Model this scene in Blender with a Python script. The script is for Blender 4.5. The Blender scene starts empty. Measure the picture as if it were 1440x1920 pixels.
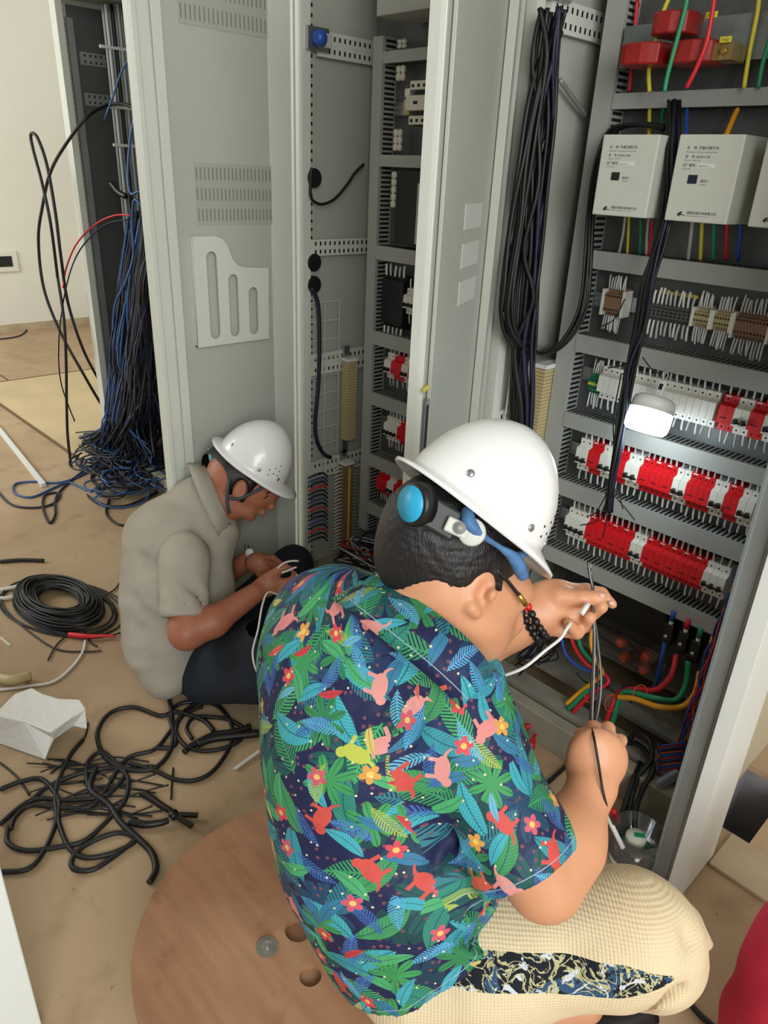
import bpy, bmesh, math, random
import numpy as np
from mathutils import Vector, Matrix, noise
random.seed(7)
S = bpy.context.scene
COL = S.collection
# ---------------------------------------------------------------- camera
FPX = 1358.0
TH, RO, BE = math.radians(25.1), math.radians(2.67), math.radians(-44.48)
def bearing(a): return Vector((math.cos(a-(BE+math.pi)), math.cos(a-(BE+math.pi/2)), 0))
_r0 = bearing(math.pi/2)
FW = (bearing(0)*math.cos(TH)+Vector((0, 0, -math.sin(TH)))).normalized()
_u0 = _r0.cross(FW)
RT = _r0*math.cos(RO)+_u0*math.sin(RO)
UP = -_r0*math.sin(RO)+_u0*math.cos(RO)
EYE = Vector((0, 0, 1.5))
cd = bpy.data.cameras.new('camera'); cam = bpy.data.objects.new('camera', cd); COL.objects.link(cam)
cd.sensor_fit = 'VERTICAL'; cd.sensor_height = 36; cd.lens = FPX/1920*36; cd.clip_start = 0.02; cd.clip_end = 60
cam.matrix_world = Matrix.Translation(EYE) @ Matrix((RT, UP, -FW)).transposed().to_4x4()
S.camera = cam
# ---------------------------------------------------------------- light
S.view_settings.view_transform = 'Standard'; S.view_settings.look = 'None'
S.view_settings.gamma = 1; S.view_settings.use_curve_mapping = False
S.view_settings.exposure = -0.05
w = bpy.data.worlds.new('world'); S.world = w; w.use_nodes = True
w.node_tree.nodes['Background'].inputs[0].default_value = (0.93, 0.97, 1.0, 1)
w.node_tree.nodes['Background'].inputs[1].default_value = 0.30
def area(name, loc, aim, sx, sy, power, col):
    l = bpy.data.lights.new(name, 'AREA'); l.shape = 'RECTANGLE'; l.size = sx; l.size_y = sy; l.energy = power; l.color = col
    o = bpy.data.objects.new(name, l); COL.objects.link(o); o.location = loc
    o.rotation_euler = (Vector(aim)-Vector(loc)).to_track_quat('-Z', 'Y').to_euler(); return o
area('window_daylight', (2.3, -0.9, 2.2), (-0.9, 1.1, 0.4), 2.4, 2.0, 150, (0.97, 1.0, 0.98))
area('far_wall_fill', (-5.2, -1.4, 2.5), (-6.2, 1.8, 0.2), 2.4, 2.0, 150, (0.97, 1.0, 0.95))  # added area light to brighten the far wall, no source known there
# ---------------------------------------------------------------- pixel rays of the calibrated camera
def ray(x, y): return FW*FPX+RT*(x-720)-UP*(y-960)
def pz(x, y, z=0.0): d = ray(x, y); return EYE+d*((z-1.5)/d.z)
def py(x, y, Y): d = ray(x, y); return EYE+d*(Y/d.y)
def px(x, y, X): d = ray(x, y); return EYE+d*(X/d.x)
def pd(x, y, D): return EYE+ray(x, y)*(D/FPX)
def cdir(a, b, c): return (RT*a+UP*b+FW*c).normalized()
# ---------------------------------------------------------------- materials
def lin(h):
    if isinstance(h, str): h = tuple(int(h[i:i+2], 16) for i in (0, 2, 4))
    return tuple(((c/255)/12.92 if c/255 <= .04045 else ((c/255+.055)/1.055)**2.4) for c in h)+(1,)
MATS = {}
def mat(name, col, rough=.5, metal=0, bump=0, bscale=60, mott=0, mscale=4, bdist=.004, col2=None, emit=None, estr=0, alpha=None, trans=0, spec=.5, coat=0, sss=0):
    m = bpy.data.materials.new(name); m.use_nodes = True; nt = m.node_tree; b = nt.nodes['Principled BSDF']
    b.inputs['Base Color'].default_value = lin(col); b.inputs['Roughness'].default_value = rough; b.inputs['Metallic'].default_value = metal
    b.inputs['Specular IOR Level'].default_value = spec; b.inputs['Coat Weight'].default_value = coat
    if sss: b.inputs['Subsurface Weight'].default_value = sss; b.inputs['Subsurface Radius'].default_value = (.012, .004, .002); b.inputs['Subsurface Scale'].default_value = 1
    if trans: b.inputs['Transmission Weight'].default_value = trans
    if emit: b.inputs['Emission Color'].default_value = lin(emit); b.inputs['Emission Strength'].default_value = estr
    tc = nt.nodes.new('ShaderNodeTexCoord')
    if mott or col2:
        n = nt.nodes.new('ShaderNodeTexNoise'); n.inputs['Scale'].default_value = mscale; n.inputs['Detail'].default_value = 6
        nt.links.new(tc.outputs['Object'], n.inputs['Vector'])
        r = nt.nodes.new('ShaderNodeMix'); r.data_type = 'RGBA'
        a = lin(col); c2 = lin(col2) if col2 else tuple(max(0, v*(1-mott)) for v in a[:3])+(1,)
        r.inputs[6].default_value = a; r.inputs[7].default_value = c2
        mr = nt.nodes.new('ShaderNodeMapRange'); mr.inputs[1].default_value = .38; mr.inputs[2].default_value = .66
        nt.links.new(n.outputs['Fac'], mr.inputs[0]); nt.links.new(mr.outputs[0], r.inputs[0]); nt.links.new(r.outputs[2], b.inputs['Base Color'])
    if bump:
        n2 = nt.nodes.new('ShaderNodeTexNoise'); n2.inputs['Scale'].default_value = bscale; n2.inputs['Detail'].default_value = 4
        nt.links.new(tc.outputs['Object'], n2.inputs['Vector'])
        bp = nt.nodes.new('ShaderNodeBump'); bp.inputs['Strength'].default_value = bump; bp.inputs['Distance'].default_value = bdist
        nt.links.new(n2.outputs['Fac'], bp.inputs['Height']); nt.links.new(bp.outputs[0], b.inputs['Normal'])
    MATS[name] = m; return m
M = {}
M['cab'] = mat('powder_coat_grey', 'aeb1a6', .5, bump=.03, bscale=400, mott=.08, mscale=2)
M['cabl'] = mat('powder_coat_light', 'cdd0c6', .4, mott=.05, mscale=2)
M['cabd'] = mat('galvanised_panel', '8d918f', .42, .25, mott=.15, mscale=6)
M['duct'] = mat('duct_grey', 'a2a49f', .5, mott=.05, mscale=8)
M['plate'] = mat('mounting_plate', '6d6f6d', .45, .5, mott=.3, mscale=9)
M['black'] = mat('black_plastic', '141416', .4)
M['blackc'] = mat('black_cable', '141416', .5, mott=.3, mscale=20)
M['dark'] = mat('dark_slot_and_shade', '0c0d0e', .8)
M['steel'] = mat('zinc_steel', 'b4b6b8', .3, .9)
M['white'] = mat('white_plastic', 'dedcd2', .4)
M['offw'] = mat('cream_plastic', 'cfccbd', .45)
M['red'] = mat('red_plastic', 'd0121c', .42)
M['redd'] = mat('red_resin', '9a1f1d', .38, mott=.2, mscale=30)
M['yel'] = mat('yellow_plastic', 'd9c93a', .45)
M['grn'] = mat('green_plastic', '1f8a5c', .45)
M['blu'] = mat('blue_plastic', '2450a8', .4)
M['org'] = mat('orange_plastic', 'd8542a', .42)
M['ylo'] = mat('ochre_cable', 'e09a20', .4)
M['redc'] = mat('red_cable', 'c8202c', .38)
M['brass'] = mat('brass', 'b9974f', .3, .9)
M['beige'] = mat('terminal_beige', 'b8a77c', .5)
M['brown'] = mat('terminal_brown', '8a6a50', .5)
M['lblue'] = mat('blue_patch_cable', '2a5288', .4)
M['navyc'] = mat('dark_blue_cable', '151632', .55)
M['wirew'] = mat('white_wire', 'd8d8d6', .4)
M['clear'] = mat('grey_wire_sleeve', 'b4b8b8', .35)
M['trenchm'] = mat('steel_channel', 'a39d90', .45, .25, mott=.3, mscale=9)
M['base'] = mat('dusty_base_frame', '9c9785', .7, mott=.3, mscale=7, bump=.1)
# ---------------------------------------------------------------- mesh building
class MB:
    def __init__(s): s.bm = bmesh.new(); s.mats = []; s.cur = 0
    def use(s, m):
        if m not in s.mats: s.mats.append(m)
        s.cur = s.mats.index(m); return s
    def faces(s, vs, fs, smooth=False):
        bv = [s.bm.verts.new(v) for v in vs]
        for f in fs:
            try: fc = s.bm.faces.new([bv[i] for i in f]); fc.material_index = s.cur; fc.smooth = smooth
            except ValueError: pass
        return s
    def box(s, a, b, mtx=None):
        x0, y0, z0 = a; x1, y1, z1 = b
        if x0 > x1: x0, x1 = x1, x0
        if y0 > y1: y0, y1 = y1, y0
        if z0 > z1: z0, z1 = z1, z0
        v = [Vector(p) for p in ((x0, y0, z0), (x1, y0, z0), (x1, y1, z0), (x0, y1, z0), (x0, y0, z1), (x1, y0, z1), (x1, y1, z1), (x0, y1, z1))]
        if mtx: v = [mtx @ p for p in v]
        return s.faces(v, [(0, 3, 2, 1), (4, 5, 6, 7), (0, 1, 5, 4), (1, 2, 6, 5), (2, 3, 7, 6), (3, 0, 4, 7)])
    def obox(s, c, ax, ay, az):
        "box from centre and three half-axis vectors"
        c = Vector(c); m = Matrix((ax, ay, az)).transposed().to_4x4(); m.translation = c
        return s.box((-1, -1, -1), (1, 1, 1), m)
    def prism(s, prof, x0, x1):
        "profile of (y,z) swept along x"
        n = len(prof); v = [(x0, p[0], p[1]) for p in prof]+[(x1, p[0], p[1]) for p in prof]
        f = [tuple(range(n)), tuple(range(2*n-1, n-1, -1))]+[(i+n, (i+1) % n+n, (i+1) % n, i) for i in range(n)]
        return s.faces(v, f)
    def tube(s, pts, r, n=7, sm=6, cap=True, closed=False):
        P = catmull(pts, sm, closed) if sm > 1 else [Vector(p) for p in pts]
        N = len(P); rr = r if callable(r) else (lambda t: r)
        t0 = (P[1]-P[0]).normalized(); a = t0.orthogonal().normalized(); rings = []
        for i, p in enumerate(P):
            t = ((P[(i+1) % N]-P[i-1]) if closed else (P[min(i+1, N-1)]-P[max(i-1, 0)]))
            t = t.normalized() if t.length > 1e-9 else t0
            a = (a-t*a.dot(t)); a = a.normalized() if a.length > 1e-6 else t.orthogonal().normalized(); b = t.cross(a)
            R = rr(i/(N-1)); rings.append([p+(a*math.cos(k*2*math.pi/n)+b*math.sin(k*2*math.pi/n))*R for k in range(n)])
        v = [q for g in rings for q in g]; f = []
        for i in range(N if closed else N-1):
            j = (i+1) % N
            for k in range(n): f.append((i*n+k, i*n+(k+1) % n, j*n+(k+1) % n, j*n+k))
        if cap and not closed: f += [tuple(range(n-1, -1, -1)), tuple((N-1)*n+k for k in range(n))]
        return s.faces(v, f, True)
    def lathe(s, prof, c, ax=(0, 0, 1), n=24, sx=1, ref=None, sm=True):
        "profile (r,h) turned about axis ax through c"
        ax = Vector(ax).normalized(); a = (Vector(ref) if ref else ax.orthogonal()); a = (a-ax*a.dot(ax)).normalized(); b = ax.cross(a); c = Vector(c)
        v = []; f = []
        for r, h in prof:
            for k in range(n): t = k*2*math.pi/n; v.append(c+ax*h+a*math.cos(t)*r*sx+b*math.sin(t)*r)
        for i in range(len(prof)-1):
            for k in range(n): f.append((i*n+k, i*n+(k+1) % n, (i+1)*n+(k+1) % n, (i+1)*n+k))
        if prof[0][0] > 1e-5: f.append(tuple(range(n-1, -1, -1)))
        if prof[-1][0] > 1e-5: f.append(tuple((len(prof)-1)*n+k for k in range(n)))
        return s.faces(v, f, sm)
    def cyl(s, c, r, h, ax=(0, 0, 1), n=16): return s.lathe([(r, 0), (r, h)], c, ax, n)
    def ball(s, c, r, n=12, sc=(1, 1, 1)):
        c = Vector(c); prof = [(math.sin(i*math.pi/n), -math.cos(i*math.pi/n)) for i in range(n+1)]
        v = []; f = []; m = n*2
        for pr, ph in prof:
            for k in range(m): t = k*math.pi/n; v.append(c+Vector((pr*math.cos(t)*sc[0], pr*math.sin(t)*sc[1], ph*sc[2]))*r)
        for i in range(n):
            for k in range(m): f.append((i*m+k, i*m+(k+1) % m, (i+1)*m+(k+1) % m, (i+1)*m+k))
        return s.faces(v, f, True)
    def build(s, name, parent=None, bevel=0, autosm=False):
        bmesh.ops.remove_doubles(s.bm, verts=s.bm.verts, dist=1e-6)
        bmesh.ops.recalc_face_normals(s.bm, faces=s.bm.faces)
        me = bpy.data.meshes.new(name); s.bm.to_mesh(me); s.bm.free()
        for m in s.mats: me.materials.append(m)
        o = bpy.data.objects.new(name, me); COL.objects.link(o)
        if bevel:
            b = o.modifiers.new('bevel', 'BEVEL'); b.width = bevel; b.segments = 2; b.limit_method = 'ANGLE'
        if parent: adopt(o, parent)
        return o
def catmull(pts, sm, closed=False):
    P = [Vector(p) for p in pts]; n = len(P)
    if n < 3 and not closed: return [P[0].lerp(P[-1], i/sm) for i in range(sm+1)]
    out = []
    for i in range(n if closed else n-1):
        if closed: a, b, c, d = P[i-1], P[i], P[(i+1) % n], P[(i+2) % n]
        else: a, b, c, d = P[max(i-1, 0)], P[i], P[i+1], P[min(i+2, n-1)]
        for k in range(sm):
            t = k/sm; out.append(.5*((2*b)+(c-a)*t+(2*a-5*b+4*c-d)*t*t+(3*b-a-3*c+d)*t**3))
    if not closed: out.append(P[-1])
    return out
def adopt(o, p):
    o.parent = p; o.matrix_parent_inverse = Matrix.Translation(-Vector(p.location)) if p.type == 'EMPTY' else Matrix.Identity(4)
    if p.type != 'EMPTY' and p.location.length > 0: o.matrix_parent_inverse = Matrix.Translation(-Vector(p.location))
def tag(o, label, cat, group=None, kind=None):
    if label: o['label'] = label
    if cat: o['category'] = cat
    if group: o['group'] = group
    if kind: o['kind'] = kind
    return o
def empty(name, loc, label, cat, group=None):
    o = bpy.data.objects.new(name, None); COL.objects.link(o); o.location = loc; o.empty_display_size = .02
    return tag(o, label, cat, group)
def struct(o): o['kind'] = 'structure'; return o
def clone(root, delta, label, group=None):
    "copy a thing, its parts and sub-parts, moved by delta"
    r = root.copy(); COL.objects.link(r); r.location = Vector(root.location)+Vector(delta); r['label'] = label
    if group: r['group'] = group
    for ch in root.children:
        c = ch.copy(); COL.objects.link(c); c.parent = r; c.matrix_parent_inverse = ch.matrix_parent_inverse.copy()
        for g in ch.children:
            d = g.copy(); COL.objects.link(d); d.parent = c; d.matrix_parent_inverse = g.matrix_parent_inverse.copy()
    return r
def text_mesh(items, name, parent, m, frame):
    """items: (string, u, v, size); frame(u,v)->world point on the plate, with axes; one mesh of lettering"""
    O, U, V = frame; N = U.cross(V); vs = []; fs = []
    for s, u, v, size in items:
        c = bpy.data.curves.new('t', 'FONT'); c.body = s; c.size = size; c.resolution_u = 2
        o = bpy.data.objects.new('t', c); COL.objects.link(o)
        me = bpy.data.meshes.new_from_object(o.evaluated_get(bpy.context.evaluated_depsgraph_get()))
        b = len(vs)
        for q in me.vertices: vs.append(O+U*(u+q.co.x)+V*(v+q.co.y)+N*.0006)
        for p in me.polygons: fs.append([b+i for i in p.vertices])
        bpy.data.objects.remove(o); bpy.data.curves.remove(c); bpy.data.meshes.remove(me)
    me = bpy.data.meshes.new(name); me.from_pydata(vs, [], fs); me.materials.append(m)
    o = bpy.data.objects.new(name, me); COL.objects.link(o)
    if parent: adopt(o, parent)
    return o
def plate2d(loops, O, U, V, th, name, parent, m):
    "flat plate with holes: first loop outline, others holes, (u,v) coordinates, thickness th along U x V"
    c = bpy.data.curves.new('c', 'CURVE'); c.dimensions = '2D'; c.fill_mode = 'BOTH'; c.extrude = th/2
    for L in loops:
        s = c.splines.new('POLY'); s.points.add(len(L)-1); s.use_cyclic_u = True
        for i, (u, v) in enumerate(L): s.points[i].co = (u, v, 0, 1)
    o = bpy.data.objects.new('c', c); COL.objects.link(o)
    me = bpy.data.meshes.new_from_object(o.evaluated_get(bpy.context.evaluated_depsgraph_get()))
    N = U.cross(V)
    for q in me.vertices: x, y, z = q.co; q.co = O+U*x+V*y+N*z
    bpy.data.objects.remove(o); bpy.data.curves.remove(c)
    me.materials.clear(); me.materials.append(m); me.name = name
    o = bpy.data.objects.new(name, me); COL.objects.link(o)
    if parent: adopt(o, parent)
    return o
X3, Y3, Z3 = Vector((1, 0, 0)), Vector((0, 1, 0)), Vector((0, 0, 1))
def perf(mb, O, U, V, L, W, th, rows, pitch, hw, hh, m1, m2, m0=.01):
    "perforated strip: O corner, U along length, V across width, dark holes let into the face U x V"
    O = Vector(O); N = U.cross(V)
    mb.use(m1).obox(O+U*L/2+V*W/2-N*th/2, U*L/2, V*W/2, N*th/2)
    mb.use(m2); n = int((L-2*m0)/pitch)
    for r in range(rows):
        for i in range(n):
            c = O+U*(m0+(i+.5)*pitch)+V*(W*(r+.5)/rows)
            mb.obox(c+N*.0002, U*hw, V*hh, N*.0003)
# ---------------------------------------------------------------- the room
def floor_mat():
    m = mat('dusty_floor', 'b39f80', .55, bump=.12, bscale=25, spec=.35); nt = m.node_tree; b = nt.nodes['Principled BSDF']
    tc = nt.nodes.new('ShaderNodeTexCoord')
    def nz(s, d=6, dist=0):
        n = nt.nodes.new('ShaderNodeTexNoise'); n.inputs['Scale'].default_value = s; n.inputs['Detail'].default_value = d; n.inputs['Distortion'].default_value = dist
        nt.links.new(tc.outputs['Object'], n.inputs['Vector']); return n.outputs['Fac']
    def mx(f, a, c, lo, hi):
        mr = nt.nodes.new('ShaderNodeMapRange'); mr.inputs[1].default_value = lo; mr.inputs[2].default_value = hi; nt.links.new(f, mr.inputs[0])
        r = nt.nodes.new('ShaderNodeMix'); r.data_type = 'RGBA'; nt.links.new(mr.outputs[0], r.inputs[0])
        for i, q in ((6, a), (7, c)):
            if isinstance(q, tuple): r.inputs[i].default_value = q
            else: nt.links.new(q, r.inputs[i])
        return r.outputs[2]
    c = mx(nz(1.3, 7, .6), lin('a0866a'), lin('b59d7e'), .35, .65)
    c = mx(nz(7, 8, .2), c, lin('8a6f56'), .55, .85)
    c = mx(nz(60, 3), c, lin('82684e'), .68, .76)
    nt.links.new(c, b.inputs['Base Color']); return m
FL = floor_mat()
HX0, HX1, HY0, HY1 = -.383, -.27, 1.615, 1.9
plate2d([[(-8.5, -4), (4, -4), (4, 3.2), (-8.5, 3.2)], [(HX0, HY0), (HX1, HY0), (HX1, HY1), (HX0, HY1)]], Vector((0, 0, -.01)), X3, Y3, .02, 'floor', None, FL)['kind'] = 'structure'
M['pit'] = mat('pit_concrete', '9d9aa0', .8, mott=.3, mscale=6)
mb = MB().use(M['pit'])
mb.box((HX0-.02, HY0-.02, -.35), (HX1+.02, HY1+.02, -.33)); mb.box((HX0-.02, HY0-.02, -.35), (HX0, HY1+.02, -.021)); mb.box((HX1, HY0-.02, -.35), (HX1+.02, HY1+.02, -.021))
mb.box((HX0, HY0-.02, -.35), (HX1, HY0, -.021)); mb.box((HX0, HY1, -.35), (HX1, HY1+.02, -.021))
struct(mb.build('trim_1'))
M['lip'] = mat('trench_edge_strip', 'baa98c', .6, mott=.2, mscale=6, bump=.1)
struct(MB().use(M['lip']).box((-.312, 1.47, 0), (1.2, 1.605, .012)).build('trim_2', bevel=.003))
wall = mat('white_wall', 'e2e0d8', .7, mott=.05, mscale=1)
struct(MB().use(wall).box((-7.5, -4, 0), (-7.35, 3.2, 3.2)).build('wall_left'))
struct(MB().use(wall).box((-7.35, 3.05, 0), (4, 3.2, 3.2)).build('wall_back'))
struct(MB().use(wall).box((-7.5, -4, 3.2), (4, 3.2, 3.3)).build('ceiling'))
struct(MB().use(M['lip']).box((-7.35, -4, 0), (-7.34, 3.05, .07)).build('baseboard_left'))
M['seam'] = mat('floor_seam', '6a5337', .8)
mb = MB().use(M['seam'])
mb.box((-5.66, -3, .0), (-5.63, 2.6, .002)); mb.box((-5.63, 1.375, 0), (-3.74, 1.395, .002)); mb.box((-6.4, 1.62, 0), (-5.66, 1.635, .0015))
struct(mb.build('trim_3'))
struct(MB().use(mat('trench_cover', 'c9b48c', .5, mott=.15, mscale=3)).box((-5.625, 1.4, 0), (-3.74, 2.6, .004)).build('trim_4'))

# socket plate on the far wall
_o = px(6, 490, -7.35)
t = empty('wall_outlet', _o, 'small white outlet plate with dark insert low on the far white wall', 'outlet')
MB().use(M['white']).box((-7.35, _o.y-.12, _o.z-.09), (-7.33, _o.y+.12, _o.z+.09)).build('cover_plate', t, .004)
MB().use(M['black']).box((-7.331, _o.y-.08, _o.z-.045), (-7.326, _o.y+.07, _o.z+.045)).build('socket_insert', t)

# ---------------------------------------------------------------- cabinets
def duct_h(par, x0, x1, z0, z1, yf=1.70, yb=1.76, name='wiring_duct'):
    mb = MB().use(M['duct']).box((x0, yf, z0), (x1, yb, z1)); mb.use(M['dark']); n = int((x1-x0)/.0125)
    for i in range(n):
        x = x0+(i+.5)*.0125
        mb.box((x-.0026, yf+.010, z1-.001), (x+.0026, yb-.004, z1+.0006)); mb.box((x-.0026, yf+.010, z0-.0006), (x+.0026, yb-.004, z0+.001))
    return mb.build(name, par)
def duct_v(par, x0, x1, z0, z1, yf=1.70, yb=1.76):
    mb = MB().use(M['duct']).box((x0, yf, z0), (x1, yb, z1)); mb.use(M['dark']); n = int((z1-z0)/.0135)
    for i in range(n):
        z = z0+(i+.5)*.0135
        mb.box((x1-.001, yf+.012, z-.0034), (x1+.0006, yb-.006, z+.0034)); mb.box((x0-.0006, yf+.012, z-.003), (x0+.001, yb-.006, z+.003))
    return mb.build('wiring_duct', par)
def carcass(X0, X1, label, top=2.12, plate=True, postw=.035, back='cabd'):
    c = empty('control_cabinet', (X0, 1.5, 0), label, 'cabinet')
    Yf, Yb = 1.5, 2.18
    MB().use(M['cab']).box((X0, Yf+.03, .1), (X0+.012, Yb, top)).build('side_panel', c)
    MB().use(M['cab']).box((X1-.012, Yf+.03, .1), (X1, Yb, top)).build('side_panel', c)
    MB().use(M[back]).box((X0+.012, Yb-.012, .1), (X1-.012, Yb, top)).build('back_panel', c)
    MB().use(M['cab']).box((X0, Yf, top), (X1, Yb, top+.02)).build('top_panel', c)
    for s, x in ((1, X0), (-1, X1)):
        xx = sorted((x, x+s*postw))
        mb = MB().use(M['cabl']).box((xx[0], Yf, .1), (xx[1], Yf+.03, top)); mb.use(M['cab']).box((x+s*.012, Yf+.03, .1), (x+s*.02, Yf+.06, top))
        mb.use(M['dark']); xi = x+s*.0205
        for i in range(int((top-.1)/.025)): mb.box((xi-.0006, Yf+.04, .12+i*.025), (xi+.0006, Yf+.048, .129+i*.025))
        mb.build('frame_post', c)
        mb = MB().use(M['cab']).box((x+s*.012, Yb-.05, .1), (x+s*.05, Yb-.013, top)); mb.build('frame_post', c)
    mb = MB().use(M['base']).box((X0, Yf, 0), (X1, Yf+.04, .1)); mb.box((X0, Yb-.04, 0), (X1, Yb, .1)); mb.box((X0, Yf+.04, 0), (X0+.04, Yb-.04, .1)); mb.box((X1-.04, Yf+.04, 0), (X1, Yb-.04, .1))
    mb.build('base_frame', c, .003)
    mb = MB().use(M['trenchm']).box((X0+.04, Yf+.06, .085), (X1-.04, Yf+.13, .1)); mb.box((X0+.04, Yf+.2, .085), (X1-.04, Yf+.31, .1)); mb.box((X0+.04, Yf+.42, .085), (X1-.04, Yb-.04, .1))
    mb.build('bottom_plate', c)
    if plate: MB().use(M['plate']).box((X0+.075, 1.76, .44), (X1-.075, 1.764, top-.05)).build('mounting_plate', c)
    return c
CR = carcass(-1.17, -.385, 'open grey control cabinet at right, full of red and white breakers and wiring ducts')
CM = carcass(-1.985, -1.19, 'narrow-looking open grey cabinet in the middle with contactors and a computer inside')
CH = carcass(-2.835, -1.995, 'grey cabinet hidden behind the wide open vented door', plate=False, back='cab')
CN = carcass(-3.72, -2.85, 'leftmost cabinet, dark inside and crammed with blue and black network cables', plate=False, postw=.06)
# left side rails on side walls of R and M (perforated)
def wall_rail(c, X, z0, z1, y0=1.56, y1=1.81, rows=2):
    mb = MB(); perf(mb, (X, y0, z0), Y3, Z3, y1-y0, z1-z0, .012, rows, .02, .0032, .006, M['cabl'], M['dark']); return mb.build('side_rail', c)
wall_rail(CR, -1.14, 1.80, 1.862); wall_rail(CR, -1.14, .86, .93, 1.53, 1.72)
wall_rail(CM, -1.95, 1.80, 1.865); wall_rail(CM, -1.95, 1.245, 1.295, 1.53); wall_rail(CM, -1.95, .85, .925, 1.53); wall_rail(CM, -1.95, .46, .53, 1.53)
# ducts of the right cabinet
for z0, z1 in ((1.655, 1.687), (1.303, 1.346), (1.092, 1.137), (.884, .926), (.684, .730), (.467, .511)):
    duct_h(CR, -1.04, -.475, z0, z1)
duct_v(CR, -1.092, -1.042, .44, 2.0); duct_v(CR, -.47, -.425, .44, 2.0)
for z0, z1 in ((1.79, 1.82), (1.516, 1.549), (1.242, 1.285), (.965, 1.011), (.752, .797), (.519, .565), (.328, .372)):
    duct_h(CM, -1.825, -1.33, z0, z1)
duct_v(CM, -1.868, -1.826, .25, 1.86); duct_v(CM, -1.33, -1.28, .25, 1.86)
# DIN rails
def din(c, x0, x1, z, y=1.752):
    mb = MB().use(M['steel']).box((x0, y, z-.0175), (x1, y+.002, z+.0175)); mb.box((x0, y-.006, z-.0175), (x1, y, z-.0155)); mb.box((x0, y-.006, z+.0155), (x1, y, z+.0175)); mb.build('mounting_rail', c)
for z in (1.225, 1.03, .815, .61): din(CR, -1.035, -.475, z)
for z in (1.675, .905, .69, .47, 1.1): din(CM, -1.82, -1.34, z)
# right cabinet: outer leaf at its right corner, side panel bottom skirt
mb = MB().use(M['cabd']).box((-.395, 1.345, .012), (-.349, 1.499, 2.1)); mb.use(mat('leaf_groove', '9ea9aa', .3, .5)).box((-.395, 1.340, .012), (-.388, 1.346, 2.1)); mb.use(M['cabd']).box((-.356, 1.338, .012), (-.349, 1.346, 2.1))
mb.use(mat('post_white_lit', 'e2e6e0', .4)).box((-.349, 1.33, .012), (-.314, 1.499, 2.1)); mb.build('corner_post', CR, .001)  # white strip made paler: brightness from the nearby window put into its colour
M['side'] = mat('beige_side', 'c9bda2', .55, mott=.06)
MB().use(M['side']).box((-.3845, 1.5, 0.001), (-.381, 2.18, 2.1)).build('outer_skin', CR)

# ---------------------------------------------------------------- doors (parts of their cabinets)
def slot(u0, u1, v0, v1, n=8):
    r = (u1-u0)/2; c = (u0+u1)/2; P = []
    for i in range(n+1): a = math.pi*i/n; P.append((c+r*math.cos(a), v1-r+r*math.sin(a)))
    for i in range(n+1): a = math.pi+math.pi*i/n; P.append((c+r*math.cos(a), v0+r+r*math.sin(a)))
    return P
# vented door with the document pocket: open square to the row, plane X = -1.97
XD = -1.97
mb = MB().use(M['cabl']).box((XD-.028, .985, .1), (XD-.002, 1.47, 2.07))
mb.use(M['cabl']).box((XD-.028, .985, .1), (XD+.014, .999, 2.07)); mb.box((XD-.002, .999, .1), (XD+.004, 1.035, 2.07)); mb.box((XD-.002, 1.04, .1), (XD+.010, 1.068, 2.07))
mb.use(M['cab']).box((XD-.002, 1.07, .1), (XD, 1.392, 2.07)); mb.use(M['cabl']).box((XD-.002, 1.396, .1), (XD+.003, 1.47, 2.07))
door = mb.build('door', CM, .0015)
def louvre(y0, y1, z0, z1, rows, n, nm='vent_grille', faint=False):
    mb = MB().use(M['cabd'] if faint else mat('vent_mesh', 'a3a59b', .6)).box((XD-.001, y0, z0), (XD+.0015, y1, z1)); mb.use(mat('vent_slit', '7c7d75', .7))
    H = (z1-z0)/rows
    for r in range(rows):
        for i in range(n):
            y = y0+(i+.5)*(y1-y0)/n; mb.box((XD+.0013, y-.002, z0+H*(r+.2)), (XD+.0019, y+.002, z0+H*(r+.8)))
    return mb.build(nm, door)
louvre(1.137, 1.396, 1.342, 1.503, 3, 20); louvre(1.12, 1.392, 1.823, 1.99, 3, 20)
P = [(1.104, 1.0), (1.360, 1.0), (1.365, 1.218), (1.28, 1.222), (1.255, 1.228), (1.235, 1.25), (1.222, 1.285), (1.205, 1.305), (1.18, 1.313), (1.108, 1.313)]
pk = plate2d([P, slot(1.148, 1.183, 1.02, 1.272), slot(1.218, 1.252, 1.02, 1.205), slot(1.288, 1.322, 1.02, 1.163)], Vector((XD+.017, 0, 0)), Y3, Z3, .006, 'document_pocket', door, M['cabl'])
mb = MB().use(M['cabl']).box((XD, 1.106, 1.0), (XD+.0145, 1.110, 1.31)); mb.box((XD, 1.106, 1.0), (XD+.0145, 1.36, 1.004)); mb.box((XD, 1.357, 1.0), (XD+.0145, 1.362, 1.218)); mb.build('pocket_rim', door)
# door of the right cabinet, standing open 64 degrees
H0 = Vector((-1.172, 1.497, 0)); DU = Vector((math.cos(math.radians(-64)), math.sin(math.radians(-64)), 0)); DN = Vector((-DU.y, DU.x, 0)); LW = .573
mb = MB().use(M['cab']).obox(H0+DU*(LW/2)+Z3*1.08+DN*-.012, DU*(LW/2), DN*.010, Z3*.98)
mb.use(M['cabl']).obox(H0+DU*(LW-.005)+Z3*1.08+DN*-.008, DU*.005, DN*.0145, Z3*.98)
for u, wd, h in ((.035, .012, .008), (.075, .012, .006), (.115, .010, .010), (.50, .02, .004)): mb.use(M['cab']).obox(H0+DU*u+Z3*1.08+DN*h, DU*wd, DN*h, Z3*.97)
dr = mb.build('door', CR, .0015)
def onr(u, z, du, dz, name, m, th=.0006, lift=.0):
    return MB().use(m).obox(H0+DU*u+Z3*z+DN*(th+lift-.002), DU*du, DN*th, Z3*dz).build(name, dr)
lab = mat('faded_label', 'c3c5bd', .5)
for z in (1.425, 1.35, 1.275): onr(.26, z, .07, .024, 'paper_label', lab)
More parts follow.
